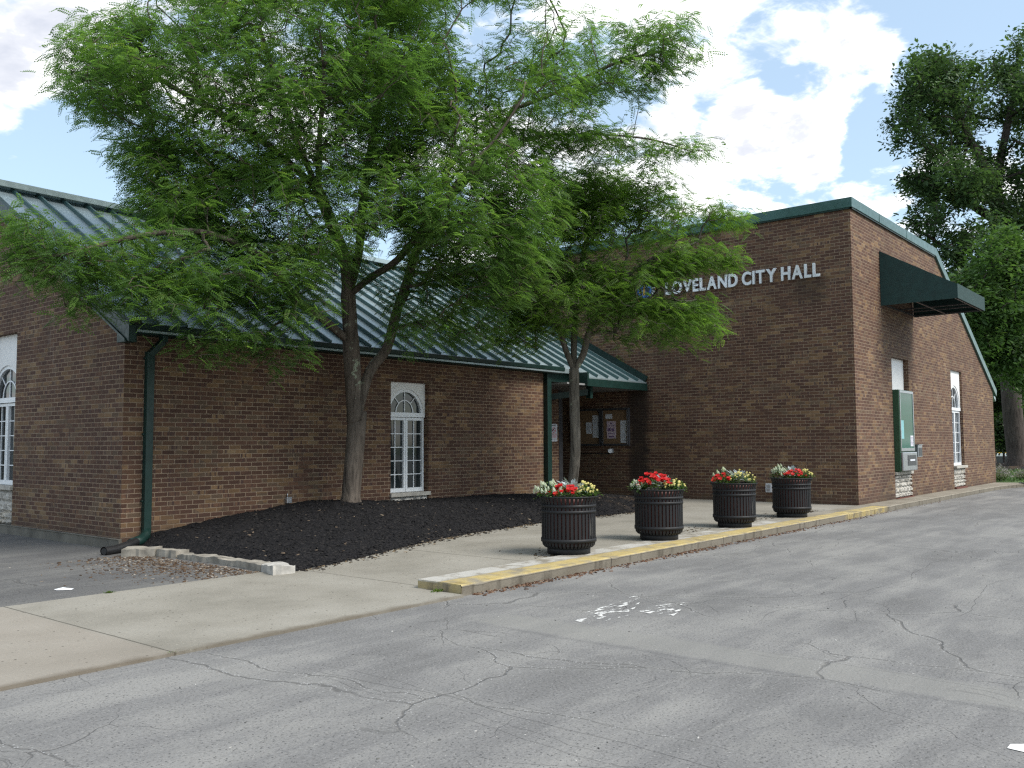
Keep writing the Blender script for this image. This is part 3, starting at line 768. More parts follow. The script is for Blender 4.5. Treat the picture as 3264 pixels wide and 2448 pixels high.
# windows -------------------------------------------------------
def arc_pts(cx, cz, r, n=18, a0=0, a1=math.pi): return [(cx+r*math.cos(a0+(a1-a0)*k/n), cz+r*math.sin(a0+(a1-a0)*k/n)) for k in range(n+1)]
def make_window(x0, x1, zs, zt, spring, ztop_arch, mapf, casement_z0):
    """arched window in a local (u,z) plane, d = depth behind the wall face; mapf(u,z,d) -> world"""
    W = x1-x0; cx = (x0+x1)/2; ra = W/2-.035; rz = ztop_arch-spring
    root = None
    def P(u, z, d): return Vector(mapf(u, z, d))
    def arcv(r, rzz, n=22): return [(cx+r*math.cos(math.pi*k/n), spring+rzz*math.sin(math.pi*k/n)) for k in range(n+1)]
    # stucco panel with arch cut out
    b = MB(); A = arcv(ra, rz); n = len(A)
    dp = .10
    for k in range(n-1):
        (u0, w0), (u1, w1) = A[k], A[k+1]
        def outer(u, w):
            return (u, zt)
        b.poly([P(u0, w0, dp), P(u0, zt, dp), P(u1, zt, dp), P(u1, w1, dp)])
        b.poly([P(u0, w0, dp), P(u1, w1, dp), P(u1, w1, dp+.09), P(u0, w0, dp+.09)])
    for ua, ub in ((x0, cx-ra), (cx+ra, x1)): b.poly([P(ua, spring-.0, dp), P(ub, spring, dp), P(ub, zt, dp), P(ua, zt, dp)])
    panel = b.build('arch_panel', STUCCO, HALL)
    # frame
    fr = MB(); d0, d1 = .12, .17
    def rect(ua, ub, za, zb, da=d0, db=d1):
        c = [P(ua, za, da), P(ub, za, da), P(ub, zb, da), P(ua, zb, da)]; off = P(ua, za, db)-P(ua, za, da); fr.prism(c, off)
    Ai = arcv(ra-.06, rz-.06); Ao = arcv(ra, rz)
    for k in range(n-1):
        c = [P(*Ai[k], d0), P(*Ao[k], d0), P(*Ao[k+1], d0), P(*Ai[k+1], d0)]; fr.prism(c, P(0, 0, d1)-P(0, 0, d0))
    rect(x0+.012, x1-.012, spring-.085, spring, .09, d1)
    z0, z1 = casement_z0, spring-.095
    rect(x0+.012, x0+.055, z0, z1); rect(x1-.055, x1-.012, z0, z1); rect(cx-.05, cx-.004, z0, z1); rect(cx+.004, cx+.05, z0, z1)
    for ua, ub in ((x0+.055, cx-.05), (cx+.05, x1-.055)): rect(ua, ub, z0, z0+.075); rect(ua, ub, z1-.05, z1)
    frame = fr.build('window_frame', WHITE, HALL)
    mu = MB()
    def mrect(ua, ub, za, zb):
        c = [P(ua, za, .150), P(ub, za, .150), P(ub, zb, .150), P(ua, zb, .150)]; mu.prism(c, P(0, 0, .166)-P(0, 0, .150))
    for ua, ub in ((x0+.055, cx-.05), (cx+.05, x1-.055)):
        cm = (ua+ub)/2; mrect(cm-.008, cm+.008, z0+.075, z1-.05)
        for k in range(1, 5):
            zz = z0+.075+(z1-.05-z0-.075)*k/5; mrect(ua, cm-.008, zz-.008, zz+.008); mrect(cm+.008, ub, zz-.008, zz+.008)
    mrect(cx-.009, cx+.009, spring, spring+rz-.06)
    ri, ro = arcv(ra*.46, rz*.5), arcv(ra*.46+.02, rz*.5+.022)
    for k in range(n-1):
        if abs((Ai[k][0]+Ai[k+1][0])/2-cx) < .01: continue
        mu.prism([P(*ri[k], .151), P(*ro[k], .151), P(*ro[k+1], .151), P(*ri[k+1], .151)], P(0, 0, .165)-P(0, 0, .151))
    for ang in (R(48), R(132)):
        a1_ = Vector((cx+(ra*.46+.022)*math.cos(ang), spring+(rz*.5+.022)*math.sin(ang))); a2_ = Vector((cx+(ra-.06)*math.cos(ang), spring+(rz-.06)*math.sin(ang)))
        dv = (a2_-a1_).normalized(); pv = Vector((-dv.y, dv.x))*.008
        mu.prism([P(*(a1_-pv), .152), P(*(a1_+pv), .152), P(*(a2_+pv), .152), P(*(a2_-pv), .152)], P(0, 0, .164)-P(0, 0, .152))
    mu.build('muntins', WHITE, frame)
    gl = MB(); gl.poly([P(x0+.02, z0+.01, .168), P(x1-.02, z0+.01, .168), P(x1-.02, spring, .168), P(cx+ra-.02, spring, .168)] + [P(u, w, .168) for u, w in arcv(ra-.02, rz-.02)[1:-1]] + [P(cx-ra+.02, spring, .168), P(x0+.02, spring, .168)])
    gl.build('window_glass', GLASS, frame)
    # sill
    s = MB(); c = [P(x0-.02, casement_z0-.075, -.05), P(x1+.02, casement_z0-.075, -.05), P(x1+.02, casement_z0-.005, -.05), P(x0-.02, casement_z0-.005, -.05)]
    s.prism(c, P(0, 0, .2)-P(0, 0, -.05)); s.build('window_sill', LIME, frame, bevel=.008)
    return frame
def stone_apron(x0, x1, z0, z1, mapf, seed):
    r = random.Random(seed); b = MB(); z = z0
    while z < z1-.03:
        h = min(r.choice([.09, .11, .14, .17]), z1-z)
        if z1-z-h < .05: h = z1-z
        u = x0
        while u < x1-.01:
            w = min(r.uniform(.14, .36), x1-u)
            if x1-u-w < .1: w = x1-u
            n = 4; g = {}
            for i in range(n+1):
                for j in range(n+1):
                    fu, fv = i/n, j/n; ed = min(fu, 1-fu, fv, 1-fv)
                    d = .045 if ed == 0 else .0-r.uniform(.0, .035)
                    g[i, j] = mapf(u+.006+(w-.012)*fu + (r.uniform(-.01, .01) if 0 < i < n else 0), z+.006+(h-.012)*fv, d)
            for i in range(n):
                for j in range(n): b.quad(g[i, j], g[i+1, j], g[i+1, j+1], g[i, j+1])
            u += w
        z += h
    bk = [mapf(x0, z0, .05), mapf(x1, z0, .05), mapf(x1, z1, .05), mapf(x0, z1, .05)]; b.quad(*bk)
    return b.build('stone_apron', STONE, HALL)
fy = lambda Y: (lambda u, z, d: (u, Y+d, z))
fx = lambda X: (lambda u, z, d: (X+d, u, z))
make_window(WWIN[0], WWIN[1], .30, WWIN[3], 1.95, 2.40, fy(YW), .455); stone_apron(WWIN[0], WWIN[1], .1, .375, fy(YW), 1)
make_window(GW[0], GW[1], 0, GW[3], 2.18, 2.74, fx(XW), .70); stone_apron(GW[0], GW[1], .06, .62, fx(XW), 2)
make_window(H2[0], H2[1], 0, H2[3], 2.33, 2.98, lambda u, z, d: (u, YH-.035+d, z), .66); stone_apron(H2[0], H2[1], .05, .58, fy(YH), 3)
# the drive-up opening: plain panel above, stone below
b = MB(); b.quad((H1[0], YH+.12, 2.4), (H1[1], YH+.12, 2.4), (H1[1], YH+.12, 3.38), (H1[0], YH+.12, 3.38)); b.build('arch_panel', STUCCO, HALL)
stone_apron(H1[0], H1[1], .02, .56, fy(YH), 4)
b = MB(); b.box(H1[0]-.02, H1[1]+.02, YH-.05, YH+.1, .565, .635); b.build('window_sill', LIME, HALL, bevel=.01)
RUST = plain('rusty_metal', (.11, .035, .022), .8, 0, .4, 20)
for h_, z_ in ((H1, .015), (H2, .045)):
    b = MB(); b.box(h_[0]-.02, h_[1]+.03, YH-.06, YH+.05, -.02, z_); b.build('rusty_flashing', RUST, HALL)

# entry door beside the recess
b = MB(); b.box(17.922, 18.07, 13.19, 13.34, 0, 2.66); b.box(17.922, 18.0, 14.9, 15.0, 0, 2.66); b.box(17.93, 18.0, 13.34, 14.9, 2.2, 2.66); b.box(17.93, 18.0, 13.34, 14.9, .0, .12)
df = b.build('entry_door', DGREY, HALL)
b = MB(); b.quad((17.96, 13.34, .12), (17.96, 14.9, .12), (17.96, 14.9, 2.2), (17.96, 13.34, 2.2)); b.build('door_glass', GLASS, df)
b = MB(); b.tube([(18.02, 13.5, .95), (18.06, 13.5, .95), (18.06, 13.5, 1.3), (18.02, 13.5, 1.3)], .012, 8); b.build('door_handle', ALU, df)

# ------------------------------------------------------------------ awning
AWN_R = empty('awning', (21.53, YH, 4.5), 'dark green fabric awning jutting from the brick side wall above the teller window', 'awning')
ax0, ax1, ay = 21.53, 24.17, 4.88
b = MB(); t_ = .02
b.prism([(ax0, YH-.01, 5.81), (ax0, ay, 4.85), (ax0, ay, 4.53), (ax0, YH-.01, 4.52)], (t_, 0, 0))
b.prism([(ax1-t_, YH-.01, 5.81), (ax1-t_, ay, 4.85), (ax1-t_, ay, 4.53), (ax1-t_, YH-.01, 4.52)], (t_, 0, 0))
b.prism([(ax0+t_, YH-.01, 5.81), (ax0+t_, ay+.002, 4.85), (ax0+t_, ay+.002, 4.83), (ax0+t_, YH-.01, 5.79)], (ax1-ax0-2*t_, 0, 0))
b.build('canopy', AWN, AWN_R)
b = MB(); b.box(ax0, ax1, ay-.022, ay-.002, 4.53, 4.855); b.build('valance', AWN, AWN_R)
b = MB()
for z_, y_ in ((4.55, ay+.05), (4.55, 5.75), (4.55, YH-.05)): b.box(ax0+.03, ax1-.03, y_-.015, y_+.015, z_-.015, z_+.015)
for x_ in (ax0+.04, ax0+1.2, ax1-.9, ax1-.05): b.box(x_-.013, x_+.013, ay+.07, YH-.07, 4.535, 4.563)
b.build('frame_bars', DGREY, AWN_R)

# ------------------------------------------------------------------ drive-up window and night drop
DU = empty('drive_up_window', (22.8, YH, .63), 'green framed drive-up teller window with metal deposit drawer on a stone base', 'teller window')
dx0, dx1, dy = 22.23, 23.36, YH-.135
b = MB(); b.box(dx0, dx1, dy, YH+.1, 1.11, 2.59); b.box(dx0, dx1, dy+.001, YH+.1, .645, 1.11); b.build('cabinet', plain('green_cabinet_paint', (.018, .065, .03), .45), DU, bevel=.012)
b = MB()
for q in ((dx0+.03, dx1-.0, 2.52, 2.575), (dx0+.03, dx1-.0, 1.13, 1.2)): b.box(q[0], q[1], dy-.018, dy-.002, q[2], q[3])
for q in ((dx0+.03, dx0+.07), (dx1-.05, dx1)): b.box(q[0], q[1], dy-.018, dy-.002, 1.2, 2.52)
b.build('trim_frame', ALU, DU)
b = MB(); b.quad((dx0+.07, dy-.006, 1.2), (dx1-.05, dy-.006, 1.2), (dx1-.05, dy-.006, 2.52), (dx0+.07, dy-.006, 2.52)); b.build('window_glass', GLASSG, DU)
b = MB(); b.box(dx0+.02, dx1+.03, dy-.06, dy-.002, .66, 1.10); dr = b.build('deposit_drawer', ALU, DU, bevel=.02); 
b = MB(); b.box(dx0+.36, dx1-.08, dy-.068, dy-.061, .78, 1.03); b.build('drawer_door', DGREY, dr)
b = MB(); b.box(dx0+.52, dx1-.22, dy-.073, dy-.069, .89, .93); b.build('drawer_label', PAPER, dr)
b = MB(); b.box(dx1-.32, dx1-.09, dy-.012, dy-.0065, 1.24, 1.5); st = b.build('hours_sticker', PAPER, DU)
b = MB()
for k in range(7): b.box(dx1-.3, dx1-.11-.03*(k % 2), dy-.0145, dy-.0125, 1.27+.03*k, 1.278+.03*k)
b.build('printed_lines', PURP, st)
b = MB(); b.box(dx0+.09, dx0+.3, dy-.010, dy-.0065, 1.42, 1.86); b.build('blue_notice', plain('pale_blue_notice', (.2, .42, .45), .6), DU)
ND = empty('night_drop_box', (23.8, YH, .97), 'small grey metal drop box on the brick wall beside the teller window', 'drop box')
b = MB(); b.box(23.62, 23.98, YH-.16, YH-.002, .97, 1.27); b.build('box_body', ALU, ND, bevel=.012)
b = MB(); b.box(23.66, 23.94, YH-.168, YH-.1605, 1.0, 1.2); b.build('drop_flap', DGREY, ND)
b = MB(); b.box(23.60, 24.0, YH-.18, YH-.002, 1.272, 1.285); b.build('hood', ALU, ND)

# ------------------------------------------------------------------ lettering
def text_mesh(ch, bold=.022, extrude=.02):
    cu = bpy.data.curves.new('t', 'FONT'); cu.body = ch; cu.size = 1; cu.offset = bold; cu.extrude = extrude; cu.resolution_u = 6
    o = bpy.data.objects.new('t', cu); sc.collection.objects.link(o)
    dg = bpy.context.evaluated_depsgraph_get(); me = bpy.data.meshes.new_from_object(o.evaluated_get(dg))
    bpy.data.objects.remove(o); bpy.data.curves.remove(cu); return me
def letters(text, width, cap, thick, mat, parent, mapf, gap=.10, space=.34, name='letter', bold=.030):
    """place letters; mapf(u,v,d)->world, u from 0 to width along reading direction"""
    ms = []; 
    for ch in text:
        if ch == ' ': ms.append(None); continue
        me = text_mesh(ch, bold); co = np.array([v.co[:] for v in me.vertices]); ms.append((me, co))
    ref = np.concatenate([c for m_, c in [q for q in ms if q]]); H = ref[:, 1].max()-min(0, 0)
    tot = 0
    for i, q in enumerate(ms):
        tot += space if q is None else (q[1][:, 0].max()-q[1][:, 0].min())
        if q is not None and i+1 < len(ms) and ms[i+1] is not None: tot += gap
    sx = width/tot; u = 0; sz = cap/H
    for i, q in enumerate(ms):
        if q is None: u += space; continue
        me, co = q; x0 = co[:, 0].min()
        W = [mapf((c[0]-x0+u)*sx, c[1]*sz, (c[2]/.02*.5)*thick) for c in co]
        org = parent_world(parent)
        for v, w in zip(me.vertices, W): v.co = Vector(w)-org
        me.name = name; me.materials.clear(); me.materials.append(mat)
        o = bpy.data.objects.new(name, me); sc.collection.objects.link(o); o.parent = parent
        me.flip_normals() if False else None
        u += co[:, 0].max()-x0
        if i+1 < len(ms) and ms[i+1] is not None: u += gap
SIGN = empty('wall_lettering', (XH, 9.1, 5.03), 'pale raised capital letters LOVELAND CITY HALL fixed high on the brick front', 'sign')
letters('LOVELAND CITY HALL', 3.88, .305, .05, LETTER, SIGN, lambda u, v, d: (XH-.045-d, 11.08-u, 5.033+v))
SEAL = empty('city_seal', (XH, 11.68, 5.22), 'round city seal with dark lettered ring and blue centre left of the wall letters', 'emblem')
sy, sz_, sr = 11.68, 5.22, .335
def disc(r0, r1, d, th, mat, name, n=48):
    b = MB()
    for k in range(n):
        a, c = 2*math.pi*k/n, 2*math.pi*(k+1)/n
        q = [(XH-d, sy-r*math.cos(an), sz_+r*math.sin(an)) for r, an in ((r0, a), (r1, a), (r1, c), (r0, c))]
        if r0 == 0: q = q[1:]
        b.prism(q, (th, 0, 0))
    return b.build(name, mat, SEAL)
disc(0, sr, .05, .048, MAROON, 'seal_ring'); disc(sr-.022, sr, .060, .009, GOLD, 'seal_rim'); disc(0, sr*.62, .058, .007, BLUE, 'seal_centre')
b = MB()
b.prism([(XH-.066, sy+.05, sz_-.14), (XH-.066, sy+.02, sz_+.17), (XH-.066, sy-.03, sz_+.17), (XH-.066, sy-.02, sz_-.14)], (.006, 0, 0)); b.prism([(XH-.0665, sy+.16, sz_-.06), (XH-.0665, sy+.08, sz_+.02), (XH-.0665, sy+.08, sz_-.1)], (.006, 0, 0)); b.build('seal_tower', GOLD, SEAL)
b = MB(); b.prism([(XH-.065, sy-.04, sz_-.15), (XH-.065, sy-.04, sz_+.05), (XH-.065, sy-.16, sz_+.03), (XH-.065, sy-.13, sz_-.12)], (.005, 0, 0)); b.build('seal_field', NAVY, SEAL)
txt = 'LOVELAND'
for i, ch in enumerate(txt):
    ang = R(200)-R(220)*i/(len(txt)-1)
    me = text_mesh(ch, .02); co = np.array([v.co[:] for v in me.vertices]); cxm = (co[:, 0].max()+co[:, 0].min())/2
    s_ = .135; rr = sr*.70; org = parent_world(SEAL)
    for v, c in zip(me.vertices, co):
        lx, ly = (c[0]-cxm)*s_, c[1]*s_*.75
        rad = rr+ly; u = rad*math.cos(ang)+lx*math.sin(ang); w = rad*math.sin(ang)-lx*math.cos(ang)
        v.co = Vector((XH-.062-c[2]*.2, sy-u, sz_+w))-org
    me.materials.clear(); me.materials.append(WHITE); me.name = 'seal_letter'
    o = bpy.data.objects.new('seal_letter', me); sc.collection.objects.link(o); o.parent = SEAL

# ------------------------------------------------------------------ notice board
NB = empty('notice_board', (XH, 13.1, 1.29), 'wide aluminium framed cork notice board under the entry canopy', 'notice board')
ny0, ny1, nz0, nz1 = 12.19, 14.0, 1.285, 2.25
b = MB(); b.box(XH-.03, XH-.002, ny0+.02, ny1-.02, nz0+.02, nz1-.02); b.build('cork_panel', CORK, NB)
b = MB()
for q in ((ny0, ny1, nz0, nz0+.05), (ny0, ny1, nz1-.05, nz1)): b.box(XH-.08, XH-.002, q[0], q[1], q[2], q[3])
for q in ((ny0, ny0+.055), (ny1-.055, ny1), (12.985, 13.1)): b.box(XH-.079, XH-.003, q[0], q[1], nz0+.05, nz1-.05)
b.build('board_frame', DGREY, NB, bevel=.004)
for yy in (12.975, 12.235):
    b = MB(); b.box(XH-.086, XH-.0795, yy-.008, yy+.008, nz0+.03, nz1-.05); b.build('door_edge', ALU, NB)
def paper(y0, y1, z0, z1, label, mat=PAPER, lines=True, art=None):
    b = MB(); b.box(XH-.036, XH-.031, y0, y1, z0, z1); o = b.build('paper_notice', mat); tag(o, label, 'paper', 'papers pinned inside the notice board')
    if lines:
        b = MB(); z = z1-.05
        while z > z0+.03:
            w = (y1-y0)*random.uniform(.55, .8); b.box(XH-.0378, XH-.0365, y1-.03-w, y1-.03, z, z+.006); z -= .022
        b.build('printed_lines', plain('grey_print', (.3, .31, .34), .8), o)
    return o
paper(13.36, 13.53, 1.60, 1.90, 'short white sheet low on the left cork panel of the notice board')
paper(13.13, 13.32, 1.50, 2.08, 'tall white sheet beside the centre post of the notice board')
paper(12.71, 12.92, 1.98, 2.10, 'small blank white card pinned above the pink flyer', lines=False)
fl = paper(12.60, 12.88, 1.47, 1.92, 'pale pink flyer with a heart in the right half of the notice board', plain('pink_flyer', (.5, .4, .46), .8), False)
b = MB()
for (u0, u1, z0, z1) in ((.05, .23, 1.785, 1.80), (.03, .12, 1.66, 1.735), (.15, .23, 1.66, 1.735), (.04, .25, 1.59, 1.602), (.06, .22, 1.50, 1.54)): b.box(XH-.0385, XH-.0365, 12.88-u1, 12.88-u0, z0, z1)
b.prism([(XH-.0385, 12.74, 1.83), (XH-.0385, 12.775, 1.865), (XH-.0385, 12.765, 1.885), (XH-.0385, 12.74, 1.872), (XH-.0385, 12.715, 1.885), (XH-.0385, 12.705, 1.865)], (.002, 0, 0))
b.build('printed_art', PURP, fl)
paper(12.29, 12.46, 1.36, 1.66, 'lower of two white sheets at the right edge of the notice board'); paper(12.285, 12.46, 1.665, 1.93, 'upper of two white sheets at the right edge of the notice board')
b = MB(); b.box(XH-.09, XH-.002, 12.70, 12.78, 1.10, 1.21); wl = b.build('wall_lamp', plain('grey_fixture', (.25, .26, .27), .5)); tag(wl, 'small pale grey lamp head on the bricks just below the notice board', 'lamp')
b = MB(); b.tube([(XH-.085, 12.74, 1.16), (XH-.15, 12.71, 1.15)], [.045, .055], 12); b.build('lamp_head', plain('pale_lens', (.6, .64, .68), .3), wl)
b = MB(); b.tube([(XH-.015, 13.9, 1.08), (XH-.015, 12.78, 1.08)], .012, 6); tag(b.build('conduit', BLACKM), 'thin dark conduit running along the bricks below the notice board', 'conduit')

# no-weapons sign in the recess
NS = empty('notice_sign', (17.67, 13.2, 1.4), 'white notice sign with a crossed-out pistol beside the dark green downspout', 'sign')
sx0, sx1 = 17.53, 17.84
b = MB(); b.prism([(sx0+.02, 13.19, 1.40), (sx1-.02, 13.19, 1.40), (sx1, 13.19, 1.42), (sx1, 13.19, 1.81), (sx1-.02, 13.19, 1.83), (sx0+.02, 13.19, 1.83), (sx0, 13.19, 1.81), (sx0, 13.19, 1.42)], (0, .006, 0)); b.build('sign_plate', PAPER, NS)
letters('NOTICE', .2, .034, .003, BLACKI, NS, lambda u, v, d: (sx0+.05+u, 13.188-d, 1.775+v), name='sign_letter')
cxs, czs = (sx0+sx1)/2+.02, 1.685
b = MB()
for k in range(24):
    a, c = 2*math.pi*k/24, 2*math.pi*(k+1)/24
    b.prism([(cxs+r*math.cos(q), 13.187, czs+r*math.sin(q)) for r, q in ((.062, a), (.074, a), (.074, c), (.062, c))], (0, .002, 0))
b.bar((cxs-.045, 13.186, czs+.045), (cxs+.045, 13.186, czs-.045), .010, .002, (0, 1, 0)); b.build('red_ring', REDP, NS)
b = MB(); b.prism([(cxs-.05, 13.188, czs-.005), (cxs+.045, 13.188, czs+.03), (cxs+.04, 13.188, czs+.05), (cxs-.045, 13.188, czs+.012)], (0, .001, 0)); b.prism([(cxs-.052, 13.188, czs-.04), (cxs-.025, 13.188, czs-.04), (cxs-.018, 13.188, czs+.01), (cxs-.044, 13.188, czs+.01)], (0, .001, 0)); b.build('pistol_symbol', BLACKI, NS)
b = MB()
for k, w in enumerate((.2, .24, .22, .24, .18)): b.box(cxs-w/2, cxs+w/2, 13.187, 13.189, 1.585-.022*k, 1.592-.022*k)
b.build('red_text_lines', REDP, NS)
b = MB()
for k, w in enumerate((.24, .2)): b.box(cxs-w/2, cxs+w/2, 13.187, 13.189, 1.455-.018*k, 1.460-.018*k)
b.build('black_text_lines', BLACKI, NS)

# small fixtures on walls
b = MB(); b.box(9.07, 9.17, YW-.06, YW-.002, .40, .50); bx = b.build('utility_box', ALU, bevel=.006); tag(bx, 'small grey utility box low on the wing wall just above the mulch', 'utility box')
b = MB(); b.tube([(9.1, YW-.03, .50), (9.1, YW-.03, .56)], .01, 6); b.build('conduit_stub', ALU, bx)
b = MB(); b.box(XH-.06, XH-.002, 8.44, 8.58, .22, .42); ob = b.build('outlet_box', plain('outlet_grey', (.45, .46, .48), .5), bevel=.006); tag(ob, 'pale weatherproof outlet box low on the hall wall behind the planters', 'outlet')
b = MB(); b.box(XH-.068, XH-.0605, 8.47, 8.55, .33, .39); b.box(XH-.068, XH-.0605, 8.47, 8.55, .25, .31); b.build('outlet_cover', ALU, ob)

# stones, drain pipe
STN = [((6.02, 11.55), (6.30, 11.22)), ((6.31, 11.20), (6.38, 10.78)), ((6.37, 10.75), (6.37, 10.40)), ((6.37, 10.38), (6.40, 9.85)), ((6.39, 9.83), (6.38, 9.30)), ((6.38, 9.28), (6.33, 8.82)), ((6.34, 8.80), (6.22, 8.40))]
SLAB = ['cracked flat edging stone nearest the black drain pipe', 'weathered edging stone second from the black drain pipe', 'short dark edging stone in the middle of the bed border', 'long grey edging stone with a chipped rim at the bed border', 'low edging stone half covered by mulch', 'edging stone next to the pale end block', 'pale thick end block of the stone edging at the sidewalk corner']
STONE2 = plain('weathered_edging_stone', (.24, .22, .185), .92, 0, .45, 6)
STONE3 = plain('pale_edging_stone', (.36, .345, .315), .9, 0, .35, 7)
for i, ((xa, ya), (xb, yb)) in enumerate(STN):
    r = random.Random(20+i); a = Vector((xa, ya, 0)); c = Vector((xb, yb, 0)); d = (c-a).normalized(); sd = Vector((-d.y, d.x, 0))
    hgt = [.10, .09, .06, .075, .07, .08, .10][i]; wd = [.30, .22, .18, .2, .2, .22, .26][i]
    b = MB(); n = 7; m = 5; g = {}
    for k in range(n+1):
        for j in range(m+1):
            p = a+(c-a)*(k/n)+sd*wd*(j/m-.5)+Vector((r.uniform(-.012, .012), r.uniform(-.012, .012), 0))
            g[k, j] = (p.x, p.y, -.095+hgt+.018*hn(p.x*3+i, p.y*3)+r.uniform(-.006, .006))
    for k in range(n):
        for j in range(m): b.quad(g[k, j], g[k+1, j], g[k+1, j+1], g[k, j+1])
    def dn(p, f): return (p[0], p[1], -.14)
    for k in range(n):
        for j in (0, m):
            q = [g[k, j], g[k+1, j]]; b.quad(dn(q[0], 0), dn(q[1], 0), q[1], q[0])
    for j in range(m):
        for k in (0, n):
            q = [g[k, j], g[k, j+1]]; b.quad(dn(q[0], 0), dn(q[1], 0), q[1], q[0])
    o = b.build('edging_stone', STONE3 if i == 6 else STONE2, loc=(xa, ya, -.1)); tag(o, SLAB[i], 'edging stone', 'stone edging along the mulch bed')
b = MB(); pp = [(6.42, 12.02, .02), (6.25, 11.93, -.01), (6.05, 11.86, -.04), (5.85, 11.80, -.045)]
P_ = []; rr = []
for k in range(40):
    t = k/39; j = min(2, int(t*3)); f = t*3-j; P_.append(Vector(pp[j]).lerp(Vector(pp[j+1]), f)); rr.append(.062 if k % 2 else .055)
b.tube(P_, rr, 14, caps=False)
b.tube([P_[-1]+(P_[-2]-P_[-1])*.2, P_[-6]], .045, 14)
tag(b.build('drain_pipe', BLACKP), 'black corrugated drain pipe lying at the corner below the green downspout', 'drain pipe')
b = MB(); r = random.Random(4)
b.poly([(4.16, 9.40, -.088), (4.22, 9.34, -.07), (4.30, 9.27, -.085), (4.27, 9.25, -.09), (4.21, 9.29, -.09), (4.16, 9.34, -.09)]); tag(b.build('litter_scrap', plain('white_litter', (.7, .72, .74), .6)), 'white paper scrap lying on the dark asphalt by the sidewalk', 'litter')

# moss and weeds
MOSS = leaf_mat('weed_leaves', [(0, (.05, .11, .015)), (1, (.12, .16, .02))], .3)
def weed(name, x, y, z, n, L, label, cat, kind=None):
    V = []; F = []; T = []
    for k in range(n):
        a = rng.uniform(0, 6.28); p = np.array([x+rng.normal(0, L*.6), y+rng.normal(0, L*.35), z]); l = L*rng.uniform(.5, 1.2); up = rng.uniform(.4, 1)
        d = np.array([math.cos(a), math.sin(a), up]); d /= np.linalg.norm(d); s_ = np.array([-math.sin(a), math.cos(a), 0])*l*.14; i = len(V)
        V += [p, p+d*l*.5+s_, p+d*l, p+d*l*.5-s_]; F.append([i, i+1, i+2, i+3]); T.append(rng.uniform())
    o = np_mesh(name, np.array(V), np.array(F), MOSS, None, np.array(T)); tag(o, label, cat, kind=kind)
weed('weed_tuft', 6.42, 6.22, -.09, 60, .05, 'small green weed tuft at the end face of the kerb', 'weed')
weed('weed_tuft', 4.4, 8.74, -.09, 110, .03, 'yellowish moss strip between asphalt and sidewalk near the paper scrap', 'weed')
weed('weed_tuft', 3.42, 5.9, -.1, 40, .025, 'tiny weed in the joint at the lane edge of the sidewalk', 'weed')

# ------------------------------------------------------------------ planters and flowers
LEAFG = leaf_mat('planter_leaves', [(0, (.025, .06, .015)), (.6, (.06, .12, .03)), (1, (.11, .18, .05))], .35)
SILV = leaf_mat('dusty_miller_leaves', [(0, (.25, .29, .3)), (1, (.48, .53, .55))], .15, .8)
REDF = leaf_mat('red_petals', [(0, (.42, .008, .012)), (1, (.62, .03, .025))], .3)
YELF = leaf_mat('yellow_petals', [(0, (.58, .50, .12)), (1, (.75, .68, .32))], .2)
WHIF = leaf_mat('white_petals', [(0, (.62, .66, .6)), (1, (.8, .82, .78))], .25)
PROF = [(.262, .068), (.30, .078), (.325, .105), (.334, .15), (.336, .19), (.336, .55), (.335, .60), (.342, .635), (.357, .67), (.368, .695)]
def make_planter():
    root = empty('planter', (0, 0, 0))
    NS_ = 42
    b = MB()
    for k in range(NS_):
        a = 2*math.pi*k/NS_; ca, sa = math.cos(a), math.sin(a); hw = .0165
        prev = None
        for (r, z) in PROF:
            o_ = [((r)*ca-hw*sa, r*sa+hw*ca, z), ((r)*ca+hw*sa, r*sa-hw*ca, z), ((r-.007)*ca+hw*sa, (r-.007)*sa-hw*ca, z), ((r-.007)*ca-hw*sa, (r-.007)*sa+hw*ca, z)]
            if prev:
                for i in range(4): b.quad(prev[i], prev[(i+1) % 4], o_[(i+1) % 4], o_[i])
            prev = o_
    b.build('slats', BLACKM, root)
    for z0, z1 in ((.57, .605), (.50, .535), (.146, .19)):
        b = MB(); b.lathe([(.338, z0), (.345, z0), (.345, z1), (.338, z1), (.338, z0)], 64); b.build('band', BLACKM, root)
    b = MB(); b.lathe([(.358, .688), (.374, .690), (.376, .70), (.368, .706), (.356, .703), (.358, .688)], 64); b.build('rim', BLACKM, root)
    b = MB(); b.lathe([(.255, 0), (.268, 0), (.268, .066), (.262, .072), (.240, .072)], 64); b.build('base_ring', BLACKM, root)
    b = MB(); b.lathe([(.01, .09), (.24, .09), (.268, .12), (.282, .62), (.31, .675), (.298, .675)], 48); b.build('liner', LINER, root)
    b = MB(); b.lathe([(.001, .665), (.15, .66), (.296, .645)], 32); b.build('soil', SOIL, root)
    return root
def dup(root, loc):
    r = root.copy(); sc.collection.objects.link(r); r.location = loc
    for ch in list(root.children):
        c = ch.copy(); sc.collection.objects.link(c); c.parent = r
    return r
PL = [(9.15, 6.60), (11.22, 6.52), (13.592, 6.50), (15.995, 6.52)]
PLAB = ['black slatted steel planter nearest the camera, at the start of the yellow kerb', 'black slatted steel planter second along the kerb from the camera', 'black slatted steel planter with mostly pale yellow flowers, third along the kerb', 'black slatted steel planter farthest along the kerb, nearest the hall corner']
pl0 = make_planter(); planters = []
for i, (x, y) in enumerate(PL):
    o = pl0 if i == 0 else dup(pl0, (x, y, .003))
    o.location = (x, y, .003); tag(o, PLAB[i], 'planter', 'slatted planters along the kerb'); planters.append(o)
    o.rotation_euler.z = [0, .3, .8, 1.5][i]
